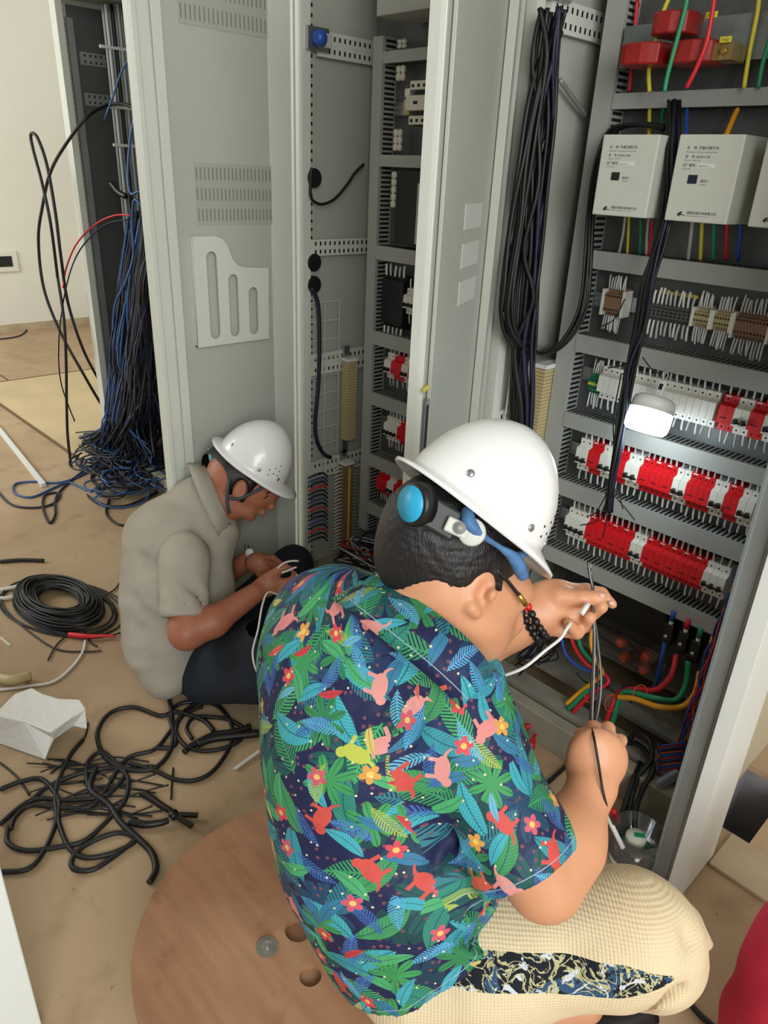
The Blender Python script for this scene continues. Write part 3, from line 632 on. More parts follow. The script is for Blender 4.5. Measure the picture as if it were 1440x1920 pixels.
# ---------------------------------------------------------------- implicit-surface modelling for bodies and cloth
class Field:
    def __init__(s, lo, hi, h):
        s.o = np.array(lo, np.float32); s.h = h; s.n = np.maximum(4, np.ceil((np.array(hi)-np.array(lo))/h).astype(int)+1)
        s.F = np.full(s.n, .2, np.float32)
    def sub(s, lo, hi):
        a = np.clip(np.floor((np.array(lo)-s.o)/s.h).astype(int), 0, s.n); b = np.clip(np.ceil((np.array(hi)-s.o)/s.h).astype(int)+1, 0, s.n)
        if (b <= a).any(): return None
        ax = [s.o[i]+s.h*np.arange(a[i], b[i], dtype=np.float32) for i in range(3)]
        return (slice(a[0], b[0]), slice(a[1], b[1]), slice(a[2], b[2])), ax[0][:, None, None], ax[1][None, :, None], ax[2][None, None, :]
    def put(s, lo, hi, fn, k, op='add'):
        m = k+s.h*3+.02; r = s.sub(np.array(lo)-m, np.array(hi)+m)
        if r is None: return s
        sl, X, Y, Z = r; d = fn(X, Y, Z).astype(np.float32); A = s.F[sl]
        if op == 'sub': d = -d; 
        if op == 'add':
            if k > 0: hh = np.clip(.5+.5*(A-d)/k, 0, 1); s.F[sl] = A*(1-hh)+d*hh-k*hh*(1-hh)
            else: s.F[sl] = np.minimum(A, d)
        else:
            if k > 0: hh = np.clip(.5-.5*(A-d)/k, 0, 1); s.F[sl] = A*(1-hh)+d*hh+k*hh*(1-hh)
            else: s.F[sl] = np.maximum(A, d)
        return s
    def cap(s, a, b, r1, r2, k=.03, op='add', flat=None):
        a = np.array(a, float); b = np.array(b, float); R = max(r1, r2); ba = b-a; L2 = float(ba@ba)+1e-12
        def fn(X, Y, Z):
            t = np.clip(((X-a[0])*ba[0]+(Y-a[1])*ba[1]+(Z-a[2])*ba[2])/L2, 0, 1)
            q = (X-a[0]-t*ba[0])**2+(Y-a[1]-t*ba[1])**2+(Z-a[2]-t*ba[2])**2
            return np.sqrt(q)-(r1+(r2-r1)*t)
        return s.put(np.minimum(a, b)-R, np.maximum(a, b)+R, fn, k, op)
    def ell(s, c, axes, rad, k=.03, op='add'):
        c = np.array(c, float); A = [np.array(Vector(v).normalized()) for v in axes]; R = max(rad)
        def fn(X, Y, Z):
            d = (X-c[0], Y-c[1], Z-c[2]); q = 0; q2 = 0
            for v, r in zip(A, rad):
                e = d[0]*v[0]+d[1]*v[1]+d[2]*v[2]; q = q+(e/r)**2; q2 = q2+(e/(r*r))**2
            q = np.sqrt(q); return q*(q-1)/np.maximum(np.sqrt(q2), 1e-6)
        return s.put(c-R, c+R, fn, k, op)
    def grid(s):
        ax = [s.o[i]+s.h*np.arange(s.n[i], dtype=np.float32) for i in range(3)]
        return ax[0][:, None, None], ax[1][None, :, None], ax[2][None, None, :]
    def cut(s, p, n, k=0):
        "remove everything on the side n of the plane through p"
        X, Y, Z = s.grid(); p = np.array(p); n = np.array(Vector(n).normalized()); d = (X-p[0])*n[0]+(Y-p[1])*n[1]+(Z-p[2])*n[2]
        s.F = np.maximum(s.F, d.astype(np.float32)); return s
    def shell(s, t): s.F = np.maximum(s.F, -(s.F+t)); return s
    def noise(s, amp, fx, seed=0, warp=1.0):
        X, Y, Z = s.grid(); r = np.random.RandomState(seed); d = 0
        for i in range(5):
            v = r.normal(size=3); v /= np.linalg.norm(v); f = fx*(1+.6*i); ph = r.uniform(0, 6.28, 4); u = r.normal(size=3)*f*.5
            d = d+np.sin((X*v[0]+Y*v[1]+Z*v[2])*f+ph[0]+warp*np.sin(X*u[0]+Y*u[1]+Z*u[2]+ph[1]))/(1+i)
        s.F = s.F+(amp*d).astype(np.float32); return s
    def mesh(s):
        F = s.F; n = F.shape; S_ = F < 0
        c = np.zeros((n[0]-1, n[1]-1, n[2]-1), np.int8)
        for i in (0, 1):
            for j in (0, 1):
                for k in (0, 1): c += S_[i:n[0]-1+i, j:n[1]-1+j, k:n[2]-1+k]
        act = np.argwhere((c > 0) & (c < 8)); idx = np.full(c.shape, -1, np.int32); idx[tuple(act.T)] = np.arange(len(act))
        P = np.zeros((len(act), 3)); W = np.zeros(len(act))
        C = [(i, j, k) for i in (0, 1) for j in (0, 1) for k in (0, 1)]
        for a in C:
            for b in C:
                if sum(abs(np.array(a)-b)) == 1 and a < b:
                    fa = F[tuple((act+a).T)]; fb = F[tuple((act+b).T)]; m = (fa < 0) != (fb < 0)
                    t = np.where(m, fa/np.where(m, fa-fb, 1), 0)[:, None]; P += np.where(m[:, None], np.array(a)+t*(np.array(b)-a), 0); W += m
        V = (act+P/W[:, None])*s.h+s.o
        Q = []
        for ax in range(3):
            o = [1, 1, 1]; o[ax] = 0; A = S_[tuple(slice(o[d], n[d]-1) for d in range(3))]
            sl = [slice(1, n[d]-1) for d in range(3)]; sl[ax] = slice(1, n[ax]); B = S_[tuple(slice(1, n[d]-1) if d != ax else slice(1, n[ax]) for d in range(3))]
            A = S_[tuple(slice(1, n[d]-1) if d != ax else slice(0, n[ax]-1) for d in range(3))]
            e = np.argwhere(A != B); fl = A[tuple(e.T)]
            g = e.copy(); 
            for d in range(3):
                if d != ax: g[:, d] += 1
            d1, d2 = [(1, 2), (2, 0), (0, 1)][ax]
            def ci(s1, s2): q = g.copy(); q[:, d1] -= s1; q[:, d2] -= s2; return idx[tuple(q.T)]
            q = np.stack([ci(1, 1), ci(0, 1), ci(0, 0), ci(1, 0)], 1)
            q[~fl] = q[~fl][:, ::-1]; Q.append(q)
        Q = np.concatenate(Q); Q = Q[(Q >= 0).all(1)]
        return V, Q
def smooth(V, Q, it=2, f=.5):
    for _ in range(it):
        A = np.zeros_like(V); n = np.zeros(len(V))
        for a, b in ((0, 1), (1, 2), (2, 3), (3, 0)):
            np.add.at(A, Q[:, a], V[Q[:, b]]); np.add.at(A, Q[:, b], V[Q[:, a]]); np.add.at(n, Q[:, a], 1); np.add.at(n, Q[:, b], 1)
        V = V*(1-f)+f*A/np.maximum(n, 1)[:, None]
    return V
def mk(name, V, Q, m, parent, attrs=None, uv=None, keep=None):
    if keep is not None:
        Q = Q[keep[Q].all(1)]
    me = bpy.data.meshes.new(name); me.vertices.add(len(V)); me.vertices.foreach_set('co', V.astype(np.float32).ravel())
    me.loops.add(Q.size); me.polygons.add(len(Q)); me.loops.foreach_set('vertex_index', Q.astype(np.int32).ravel())
    me.polygons.foreach_set('loop_start', np.arange(0, Q.size, 4, dtype=np.int32)); me.polygons.foreach_set('use_smooth', np.ones(len(Q), bool))
    for m_ in (m if isinstance(m, list) else [m]): me.materials.append(m_)
    me.update(calc_edges=True); me.validate()
    for k, v in (attrs or {}).items():
        a = me.attributes.new(k, 'FLOAT', 'POINT'); a.data.foreach_set('value', v.astype(np.float32))
    if uv is not None:
        u = me.uv_layers.new(name='UVMap'); u.data.foreach_set('uv', uv.astype(np.float32).ravel())
    o = bpy.data.objects.new(name, me); COL.objects.link(o)
    if parent: adopt(o, parent)
    return o
def bbox(*P, pad=.15):
    A = np.array([tuple(p) for p in P]); return A.min(0)-pad, A.max(0)+pad
def wrap_uv(V, Q, segs):
    "unroll around limb axes: segs = (a, b, radius, ref direction); uv per face corner in metres"
    best = None; which = None; C = V[Q].mean(1)
    for i, (a, b, r, ref) in enumerate(segs):
        a = np.array(a); b = np.array(b); ba = b-a; t = np.clip(((C-a)@ba)/(ba@ba), 0, 1); d = np.linalg.norm(C-a-t[:, None]*ba, axis=1)-r
        if best is None: best = d; which = np.zeros(len(Q), int)
        else: m = d < best; best = np.where(m, d, best); which[m] = i
    UVc = np.zeros((len(Q), 4, 2))
    for i, (a, b, r, ref) in enumerate(segs):
        a = np.array(a); b = np.array(b); z = (b-a)/np.linalg.norm(b-a); x = np.array(ref); x = x-z*(x@z); x /= np.linalg.norm(x); y = np.cross(z, x)
        m = which == i
        def pol(P): q = P-a; return np.arctan2(q@y, q@x), q@z
        tc, _ = pol(C[m]); 
        for k in range(4):
            th_, h_ = pol(V[Q[m, k]]); th_ = tc+(th_-tc+np.pi) % (2*np.pi)-np.pi
            UVc[m, k, 0] = th_*r+i*3.7; UVc[m, k, 1] = h_
    return UVc.reshape(-1, 2)
# ---------------------------------------------------------------- node expressions for the printed shirt
class NX:
    def __init__(s, nt, v): s.nt = nt; s.v = v
    def _m(s, op, *a):
        n = s.nt.nodes.new('ShaderNodeMath'); n.operation = op
        for i, q in enumerate((s,)+a):
            if isinstance(q, NX): s.nt.links.new(q.v, n.inputs[i])
            else: n.inputs[i].default_value = q
        return NX(s.nt, n.outputs[0])
    def __add__(s, o): return s._m('ADD', o)
    def __sub__(s, o): return s._m('SUBTRACT', o)
    def __mul__(s, o): return s._m('MULTIPLY', o)
    def __truediv__(s, o): return s._m('DIVIDE', o)
    def __lt__(s, o): return s._m('LESS_THAN', o)
    def __gt__(s, o): return s._m('GREATER_THAN', o)
    __radd__ = __add__; __rmul__ = __mul__
    def f(s, op, *a): return s._m(op, *a)
def print_material():
    m = mat('tropical_print', '20294f', .62, spec=.3); nt = m.node_tree; B = nt.nodes['Principled BSDF']; N = nt.nodes; L = nt.links
    uvn = N.new('ShaderNodeUVMap'); uvn.uv_map = 'UVMap'
    rgb = N.new('ShaderNodeRGB'); rgb.outputs[0].default_value = lin('1b2350'); state = [rgb.outputs[0]]
    def mixc(fac, c):
        r = N.new('ShaderNodeMix'); r.data_type = 'RGBA'; L.new(fac.v, r.inputs[0]); L.new(state[0], r.inputs[6])
        if isinstance(c, tuple): r.inputs[7].default_value = c
        else: L.new(c, r.inputs[7])
        state[0] = r.outputs[2]
    def layer(scale, off, kind, cols, Ls, Ws, keep=1.0, vein=None, thr=0):
        """Voronoi cells; in each a turned leaf or blob in cell coordinates"""
        mp = N.new('ShaderNodeMapping'); mp.inputs['Location'].default_value = (off, off*1.7, 0); mp.inputs['Scale'].default_value = (scale,)*3; L.new(uvn.outputs[0], mp.inputs[0])
        # slight wobble so that outlines are hand drawn
        vz = N.new('ShaderNodeTexVoronoi'); vz.voronoi_dimensions = '2D'; vz.inputs['Randomness'].default_value = .75; vz.inputs['Scale'].default_value = 1; L.new(mp.outputs[0], vz.inputs['Vector'])
        df = N.new('ShaderNodeVectorMath'); df.operation = 'SUBTRACT'; L.new(mp.outputs[0], df.inputs[0]); L.new(vz.outputs['Position'], df.inputs[1])
        sc = N.new('ShaderNodeSeparateColor'); L.new(vz.outputs['Color'], sc.inputs[0])
        r1, r2, r3 = (NX(nt, sc.outputs[i]) for i in range(3))
        rt = N.new('ShaderNodeVectorRotate'); rt.rotation_type = 'Z_AXIS'; L.new(df.outputs[0], rt.inputs['Vector']); L.new((r1*6.283).v, rt.inputs['Angle'])
        sx = N.new('ShaderNodeSeparateXYZ'); L.new(rt.outputs[0], sx.inputs[0]); x, y = NX(nt, sx.outputs[0]), NX(nt, sx.outputs[1]); ay = y.f('ABSOLUTE')
        line = None
        if kind == 'leaf':
            yy = (y-(x*x*.35)).f('ABSOLUTE'); e = (x/Ls); mk_ = (yy-((e*e*-1+1.0)*Ws)) < 0.0
            line = ((x*(26/ Ls*.32)+yy*(-14/ Ls*.5)).f('FRACT') < .16).f('MAXIMUM', yy < (Ws*.06))
        elif kind == 'frond':
            yy = (y-(x*x*.3)).f('ABSOLUTE'); e = x/Ls; env = (yy-((e*e*-1+1.0)*Ws)) < 0.0
            comb = ((x*(7.5/Ls)+yy*(-5.5/Ls)).f('FRACT')) < .60
            mk_ = (env*comb).f('MAXIMUM', (yy < (Ws*.07))*(x.f('ABSOLUTE') < Ls))
        elif kind == 'palm':
            r = (x*x+y*y).f('SQRT'); a = y.f('ARCTAN2', x); pet = (a*4.0).f('COSINE').f('ABSOLUTE'); mk_ = (r-(pet*Ls*.75+Ls*.25)) < 0.0
            line = (a*8.0/ 6.2832*2).f('FRACT') < .12
        elif kind == 'round':
            r = (x*x+y*y).f('SQRT'); a = y.f('ARCTAN2', x); mk_ = ((r-((a*.5).f('COSINE').f('ABSOLUTE')*Ls*.35+Ls*.65)) < 0.0)*((((a*7.0).f('COSINE') > .86)*(r > (Ls*.55)))*-1+1.0)
            line = ((a*2.5).f('FRACT') < .08)
        elif kind == 'flower':
            r = (x*x+y*y).f('SQRT'); a = y.f('ARCTAN2', x); mk_ = (r-((a*2.5).f('COSINE').f('ABSOLUTE')*Ls*.5+Ls*.5)) < 0.0; line = r < (Ls*.3)
        elif kind == 'beast':
            b = ((x/Ls)*(x/Ls)+(y/Ws)*(y/Ws)) < 1.0
            h_ = (((x-Ls*.95)*(x-Ls*.95)+(y-Ws*.6)*(y-Ws*.6)) < (Ws*Ws*.42))
            lg = ((x.f('ABSOLUTE')-Ls*.62).f('ABSOLUTE') < (Ls*.15))*(y < 0.0)*(y > (-Ws*1.9))
            tl = ((y-((x+Ls)*(x+Ls)*6.0/ 1.0+Ws*.2)).f('ABSOLUTE') < (Ws*.22))*(x < (-Ls*.7))*(x > (-Ls*1.6))
            mk_ = b.f('MAXIMUM', h_).f('MAXIMUM', lg).f('MAXIMUM', tl)
        elif kind == 'sprig':
            e = (x*5.0/ Ls).f('FRACT')-.5; mk_ = ((((e*Ls/ 5.0*1.0)*(e*Ls/ 5.0))+((ay-Ws*.55)*(ay-Ws*.55)*.35)) < (Ws*Ws*.05))*(x.f('ABSOLUTE') < Ls); mk_ = mk_.f('MAXIMUM', (ay < (Ws*.06))*(x.f('ABSOLUTE') < Ls))
        elif kind == 'dots':
            r = (x*x+y*y).f('SQRT'); mk_ = r < Ls
        if keep < 1: mk_ = mk_*(r2 < keep)
        # colour by cell
        cr = N.new('ShaderNodeValToRGB'); cr.color_ramp.interpolation = 'CONSTANT'; el = cr.color_ramp.elements
        for i, c in enumerate(cols):
            e_ = el[i] if i < 2 else el.new(i/len(cols)); e_.position = i/len(cols); e_.color = lin(c)
        if len(cols) == 1: el[1].position = 1; el[1].color = lin(cols[0])
        L.new(r3.v, cr.inputs[0]); mixc(mk_, cr.outputs[0])
        if line is not None and vein: mixc(mk_*line*.8, lin(vein))
    layer(11, 3.1, 'round', ['1a3f58', '17494c', '1b3866'], .42, .4, .8, '12343f')
    layer(10, 7.7, 'palm', ['1b5a5c', '204a6e'], .5, .4, .5, '123a44')
    layer(95, 1.3, 'dots', ['7a4a58'], .22, .2, .35)
    layer(14, 12.3, 'frond', ['2e9a5e', '3fae66', '2a7f8c'], .55, .26, .8)
    layer(12.5, 21.9, 'leaf', ['2f9fb0', '38b7c6', '2b8f7a', '3f9f5c'], .52, .17, .85, '1a5561')
    layer(14, 33.7, 'palm', ['3aa05a', '2f8a55'], .46, .4, .38, '1c5c3a')
    layer(17, 41.1, 'leaf', ['4bb872', '37b4c8', '2c7fae'], .5, .14, .8, '1d5e57')
    layer(16, 55.3, 'frond', ['a8bc4a', '2f62b0', '3b79c8', '49a8d8'], .48, .15, .55)
    layer(15, 61.9, 'frond', ['4fa8dc', '2f62b0', '5cb8dc'], .45, .13, .45)
    layer(11.5, 77.7, 'beast', ['ea8a86', 'c9d24a', 'e2593f', 'ec9a94', 'd8453a'], .20, .115, .58)
    layer(17, 84.1, 'flower', ['e0384c', 'd9526a', 'e8a23c'], .22, .2, .3, 'f2d964')
    layer(17, 93.3, 'leaf', ['d8303c', 'e85a3c', '5cc3e6', 'e9d36a'], .34, .085, .30, '7a1c28')
    layer(45, 99.5, 'dots', ['e8e0b0'], .07, .2, .35)
    # stitched hem from a distance attribute
    at = N.new('ShaderNodeAttribute'); at.attribute_name = 'hem'; h = NX(nt, at.outputs['Fac']); mixc(((h-.014).f('ABSOLUTE') < .0006), lin('9fb4cc'))
    hs = N.new('ShaderNodeHueSaturation'); hs.inputs['Value'].default_value = .80; hs.inputs['Saturation'].default_value = .95; L.new(state[0], hs.inputs['Color']); L.new(hs.outputs[0], B.inputs['Base Color'])
    tc = N.new('ShaderNodeTexCoord'); nn = N.new('ShaderNodeTexNoise'); nn.inputs['Scale'].default_value = 9; nn.inputs['Detail'].default_value = 3; nn.inputs['Distortion'].default_value = .8; L.new(tc.outputs['Object'], nn.inputs['Vector'])
    bp = N.new('ShaderNodeBump'); bp.inputs['Strength'].default_value = .6; bp.inputs['Distance'].default_value = .02; L.new(nn.outputs['Fac'], bp.inputs['Height']); L.new(bp.outputs[0], B.inputs['Normal'])
    return m
# ---------------------------------------------------------------- people
skin1 = mat('skin_warm', 'cf9470', .45, bump=.05, bscale=220, sss=.08, mott=.06, mscale=14)
skin2 = mat('skin_tan', 'a8694e', .5, bump=.05, bscale=200, sss=.10, mott=.08, mscale=14)
def hair_mat():
    m = mat('black_hair', '151214', .45, spec=.5); nt = m.node_tree; b = nt.nodes['Principled BSDF']; tc = nt.nodes.new('ShaderNodeTexCoord')
    mp = nt.nodes.new('ShaderNodeMapping'); mp.inputs['Scale'].default_value = (1, 1, .12); nt.links.new(tc.outputs['Object'], mp.inputs[0])
    n = nt.nodes.new('ShaderNodeTexNoise'); n.inputs['Scale'].default_value = 420; n.inputs['Detail'].default_value = 3; nt.links.new(mp.outputs[0], n.inputs['Vector'])
    bp = nt.nodes.new('ShaderNodeBump'); bp.inputs['Strength'].default_value = .4; bp.inputs['Distance'].default_value = .004; nt.links.new(n.outputs['Fac'], bp.inputs['Height']); nt.links.new(bp.outputs[0], b.inputs['Normal']); return m
hairm = hair_mat(); helmm = mat('helmet_white', 'e9eaea', .28, coat=.3); shellm = mat('helmet_lining', '2a2c2f', .6)
def A3(v): return np.array(tuple(v), float)
def helmet(par, C, f, u, wid, Lb, Lf, H, side_vents=1, da=0.0):
    "hard hat: C brim centre, f forward, u up; peak in front, short rear brim, rolled edge"
    f = f.normalized(); u = (u-f*u.dot(f)).normalized(); s = f.cross(u)      # s = wearer's right
    n = 72; rings = []
    def rad(a): # a=0 front
        L_ = Lf if math.cos(a) > 0 else Lb; L0 = L_*(.80 if math.cos(a) > 0 else .93)
        return Vector((math.cos(a)*L0, math.sin(a)*wid, 0))
    prof = [(0, 1.0), (.16, .985), (.32, .94), (.48, .865), (.62, .765), (.75, .635), (.86, .48), (.94, .31), (.985, .16), (1.0, .06), (1.004, .02)]
    mb = MB().use(helmm); vs = []; fs = []
    def P(a, t, z): r = rad(a); return C+f*(r.x*t)+s*(r.y*t)+u*(z*H)
    K = 0
    for t, z in prof[1:]:
        for k in range(n): vs.append(P(k*2*math.pi/n, t, z))
        K += 1
    # brim ring: wide at the front, narrow at the sides
    for ext, dz in ((.35, -.012), (.7, -.045), (1.0, -.075), (1.0, -.11), (.7, -.085), (0, -.01)):
        for k in range(n):
            a = k*2*math.pi/n; c = math.cos(a); bw = .012+max(0, c)**2.2*.040+max(0, -c)**3*.016; r = rad(a); d = Vector((c, math.sin(a), 0)).normalized()
            q = C+f*(r.x+d.x*bw*ext)+s*(r.y+d.y*bw*ext)+u*((dz-.05*ext*max(0, c)**2*1.0+.05*ext*max(0, -c)**2)*H); vs.append(q)
        K += 1
    vs.append(C+u*H); top = len(vs)-1
    for i in range(K-1):
        for k in range(n): fs.append((i*n+k, i*n+(k+1) % n, (i+1)*n+(k+1) % n, (i+1)*n+k))
    for k in range(n): fs.append((top, (k+1) % n, k))
    sh = mb.faces(vs, fs, True).build('hard_hat', par)
    # inner lining shell
    vs = []; fs = []
    for i, (t, z) in enumerate(prof[1:]):
        for k in range(n): vs.append(P(k*2*math.pi/n, t*.955, z*.95-.005))
    K = len(prof)-1
    for i in range(K-1):
        for k in range(n): fs.append((i*n+k, i*n+(k+1) % n, (i+1)*n+(k+1) % n, (i+1)*n+k))
    MB().use(helmm).faces(vs, fs, True).build('inner_shell', sh)
    def on(a, z):
        t = np.interp(z, [p[1] for p in prof[::-1]], [p[0] for p in prof[::-1]]); p = P(a, t, z); p2 = P(a, np.interp(z+.03, [q[1] for q in prof[::-1]], [q[0] for q in prof[::-1]]), z+.03)
        p3 = P(a+.03, t, z); N_ = (p3-p).cross(p2-p).normalized(); 
        if N_.dot(p-C) < 0: N_ = -N_
        return p, N_
    sg = side_vents
    for a, z in ((1.28, .12), (2.3, .20), (.62, .10)):
        p, N_ = on((a-da)*sg, z); MB().use(M['steel']).lathe([(.0058, -.001), (.0055, .0012), (.003, .0022), (0, .0026)], p, N_, 14).build('rivet', sh)
    mb = MB().use(M['dark'])
    for a, z in ((1.02, .22), (.86, .30), (.86, .18), (.72, .38), (.70, .27), (.70, .17), (.99, .12)):
        p, N_ = on((a-da)*sg, z); mb.lathe([(.0020, -.001), (.0020, .0006)], p, N_, 8)
    mb.build('vent_hole', sh)
    # headband with rear adjuster
    band = []; 
    for k in range(48):
        a = k*2*math.pi/48; r = rad(a); band.append(C+f*(r.x*.80)+s*(r.y*.80)-u*(.010+.018*max(0, -math.cos(a))))
    mb = MB().use(M['black']); vs = []
    for q in band: vs += [q+u*.018, q-u*.018, (q-u*.018).lerp(C-u*.018, .03), (q+u*.018).lerp(C+u*.018, .03)]
    fs = [tuple([i*4+j, i*4+(j+1) % 4, ((i+1) % 48)*4+(j+1) % 4, ((i+1) % 48)*4+j]) for i in range(48) for j in range(4)]
    mb.faces(vs, fs, True).build('headband', sh)
    return sh, f, u, s, P

def collar(loop, off, m, root, th=.004):
    "folded collar: closed ribbon round the neck, falling outwards over the shoulders"
    P = catmull([pd(*p) for p in loop], 8, True); cen = sum(P, Vector())/len(P); n = len(P); down = (pd(loop[0][0]+off[0], loop[0][1]+off[1], 1)-pd(loop[0][0], loop[0][1], 1)).normalized()
    ax_ = Vector((0, 0, 0))
    for i in range(n): ax_ += (P[i]-cen).cross(P[(i+1) % n]-cen)
    ax_.normalize()
    if ax_.dot(down) < 0: ax_ = -ax_
    L = (Vector((off[0], off[1], 0)).length)/FPX*loop[0][2]; vs = []; prof = [(0, -.35), (.004, 0), (.010, .06), (.017, .5), (.026, 1.0), (.021, 1.0), (.012, .5), (.004, .1), (-.004, 0), (-.004, -.35)]
    for p in P:
        o = p-cen; o = (o-ax_*o.dot(ax_)).normalized()
        for a, h in prof: vs.append(p+o*a+ax_*(h*L))
    k = len(prof); Q = np.array([[i*k+j, i*k+(j+1) % k, ((i+1) % n)*k+(j+1) % k, ((i+1) % n)*k+j] for i in range(n) for j in range(k)])
    V = np.array([tuple(v) for v in vs]); lens = [0]
    for i in range(n): lens.append(lens[-1]+(P[(i+1) % n]-P[i]).length)
    uv = np.array([[(lens[i+a_]*1.0, prof[(j+b_) % k][1]*L*(1 if (j+b_) % k < 5 else .9)) for a_, b_ in ((0, 0), (0, 1), (1, 1), (1, 0))] for i in range(n) for j in range(k)]).reshape(-1, 2)
    hem = np.array([abs(prof[i % k][1]-1)*L for i in range(len(V))])
    return mk('collar', V, Q, m, root, {'hem': hem}, uv+5)
def man_front():
    root = empty('person', pz(820, 1880, 0), 'person in navy tropical print shirt and white hard hat, sitting on the plywood drum', 'person')
    D = lambda x, y, d: A3(pd(x, y, d))
    e1 = cdir(.80, -.38, .46); side = cdir(.30, -.25, -.92); up = cdir(.45, .85, .1)
    side = (side-e1*side.dot(e1)).normalized(); up = e1.cross(side); 
    if up.dot(UP) < 0: up = -up
    shL, shR = D(636, 1172, 1.15), D(862, 1372, 1.01)
    elR, wrR = D(1020, 1650, .99), D(1108, 1478, 1.07)
    neck = D(735, 1175, 1.06)
    headc = D(848, 1010, 1.03)
    # ---- skin: head, neck, both arms, hands as one surface
    lo, hi = bbox(D(600, 1100, 1.2), D(1180, 1050, 1.3), D(1180, 1720, .9), D(700, 900, .95), D(700, 1450, 1.15), pad=.04)
    F = Field(lo, hi, .0033)
    F.ell(headc, (e1, side, up), (.104, .076, .088), .02)
    F.ell(D(918, 1105, 1.06), (cdir(.55, -.75, .3), side, up), (.058, .054, .046), .03)      # face
    F.ell(D(885, 1160, 1.03), (cdir(.7, -.6, .3), side, up), (.050, .046, .034), .03)       # jaw corner
    F.cap(D(905, 1195, 1.07), D(950, 1165, 1.11), .034, .026, .03)                          # jaw to chin
    F.cap(D(945, 1128, 1.05), D(955, 1120, 1.08), .018, .014, .02)                          # cheek bone
    F.cap(D(972, 1142, 1.16), D(980, 1152, 1.17), .009, .011, .012)                       # nose
    F.cap(D(825, 1090, 1.03), D(770, 1150, 1.07), .070, .078, .03)                          # neck
    F.cap(D(880, 1170, 1.06), D(800, 1230, 1.10), .052, .06, .03)
    # ear
    ec = D(902, 1112, .965); ea = cdir(.42, .70, .0); en = A3(side)
    F.ell(D(898, 1112, .978), (ea, cdir(.8, -.4, .2), side), (.033, .021, .011), .008)
    F.ell(D(908, 1108, .965), (ea, cdir(.8, -.4, .2), side), (.020, .010, .010), .006, 'sub')
    F.ell(D(922, 1116, .972), (ea, cdir(.8, -.4, .2), side), (.010, .007, .008), .006)
    F.cap(D(884, 1140, .968), D(893, 1150, .972), .009, .007, .008)                          # lobe
    # torso core under the shirt
    F.cap(shL, shR, .055, .06, .04); F.cap(D(745, 1200, 1.10), D(725, 1400, 1.15), .055, .08, .04)
    # right arm
    F.cap(shR, D(960, 1560, .985), .058, .056, .03); F.cap(D(960, 1560, .985), elR, .056, .047, .03)
    F.cap(elR, D(1062, 1580, 1.02), .047, .049, .03); F.cap(D(1062, 1580, 1.02), wrR, .048, .031, .03)
    # right fist seen from the back of the hand
    F.cap(D(1112, 1470, 1.075), D(1122, 1418, 1.095), .033, .037, .02)
    F.ell(D(1118, 1425, 1.09), (cdir(1, .1, 0), cdir(0, 1, .3), cdir(0, .2, 1)), (.045, .047, .030), .015)
    for i, (x, y, d, x2, y2, d2, x3, y3, d3) in enumerate(((1088, 1400, 1.10, 1090, 1378, 1.13, 1100, 1400, 1.15), (1110, 1388, 1.10, 1112, 1364, 1.13, 1120, 1390, 1.155), (1134, 1388, 1.10, 1140, 1366, 1.125, 1140, 1392, 1.15), (1156, 1404, 1.10, 1164, 1388, 1.12, 1158, 1410, 1.145))):
        r = (.0105, .0112, .0108, .0092)[i]; F.cap(D(x, y, d), D(x2, y2, d2), r+.001, r, .006); F.cap(D(x2, y2, d2), D(x3, y3, d3), r, r*.85, .004)
    F.cap(D(1084, 1440, 1.09), D(1082, 1400, 1.12), .014, .0115, .01); F.cap(D(1082, 1400, 1.12), D(1104, 1376, 1.135), .0115, .009, .006)
    # left arm from behind the chest, wrist, hand reaching to the right
    F.cap(shL, D(700, 1330, 1.28), .055, .048, .03); F.cap(D(700, 1330, 1.28), D(860, 1230, 1.23), .048, .046, .03)
    F.cap(D(860, 1230, 1.23), D(960, 1172, 1.20), .047, .038, .03); F.cap(D(960, 1172, 1.20), D(1008, 1148, 1.19), .037, .035, .02)
    F.ell(D(1035, 1133, 1.185), (cdir(1, .12, .0), cdir(-.1, 1, 0), FW), (.050, .042, .026), .02)
    F.ell(D(1030, 1160, 1.18), (cdir(1, -.1, .0), cdir(.1, 1, 0), FW), (.035, .026, .020), .015)
    # index finger straight on top, thumb in front gripping the wires, other fingers curled
    F.cap(D(1050, 1105, 1.19), D(1098, 1106, 1.205), .0125, .0105, .01); F.cap(D(1098, 1106, 1.205), D(1128, 1112, 1.205), .0105, .0095, .006); F.cap(D(1128, 1112, 1.205), D(1148, 1133, 1.20), .0095, .008, .006)
    F.cap(D(1048, 1118, 1.165), D(1092, 1122, 1.155), .0155, .0125, .012); F.cap(D(1092, 1122, 1.155), D(1128, 1118, 1.155), .0125, .0095, .008)
    for a, b, c, r in (((1066, 1146, 1.175), (1112, 1148, 1.170), (1128, 1138, 1.150), .0118), ((1058, 1166, 1.175), (1098, 1172, 1.165), (1106, 1158, 1.145), .0115), ((1050, 1182, 1.175), (1082, 1186, 1.16), (1066, 1170, 1.145), .0105)):
        F.cap(D(*a), D(*b), r+.001, r, .006); F.cap(D(*b), D(*c), r, r*.9, .004)
    V, Q = F.mesh(); V = smooth(V, Q, 1, .4)
    mk('body', V, Q, skin1, root)
    # fingernails
    for x, y, d in ((1146, 1130, 1.192), (1128, 1116, 1.147)):
        MB().use(mat('fingernail', 'e8b8a8', .3)).ball(pd(x, y, d), .0055, 6, (1, 1, .6)).build('fingernail', root)
    # ---- hair
    G = Field(*bbox(D(690, 900, 1.1), D(1010, 1130, 1.1), D(850, 1000, .9), pad=.03), .0035)
    G.ell(headc, (e1, side, up), (.112, .083, .095), .0)
    G.cap(D(775, 1050, 1.02), D(850, 1075, 1.0), .052, .038, .03)
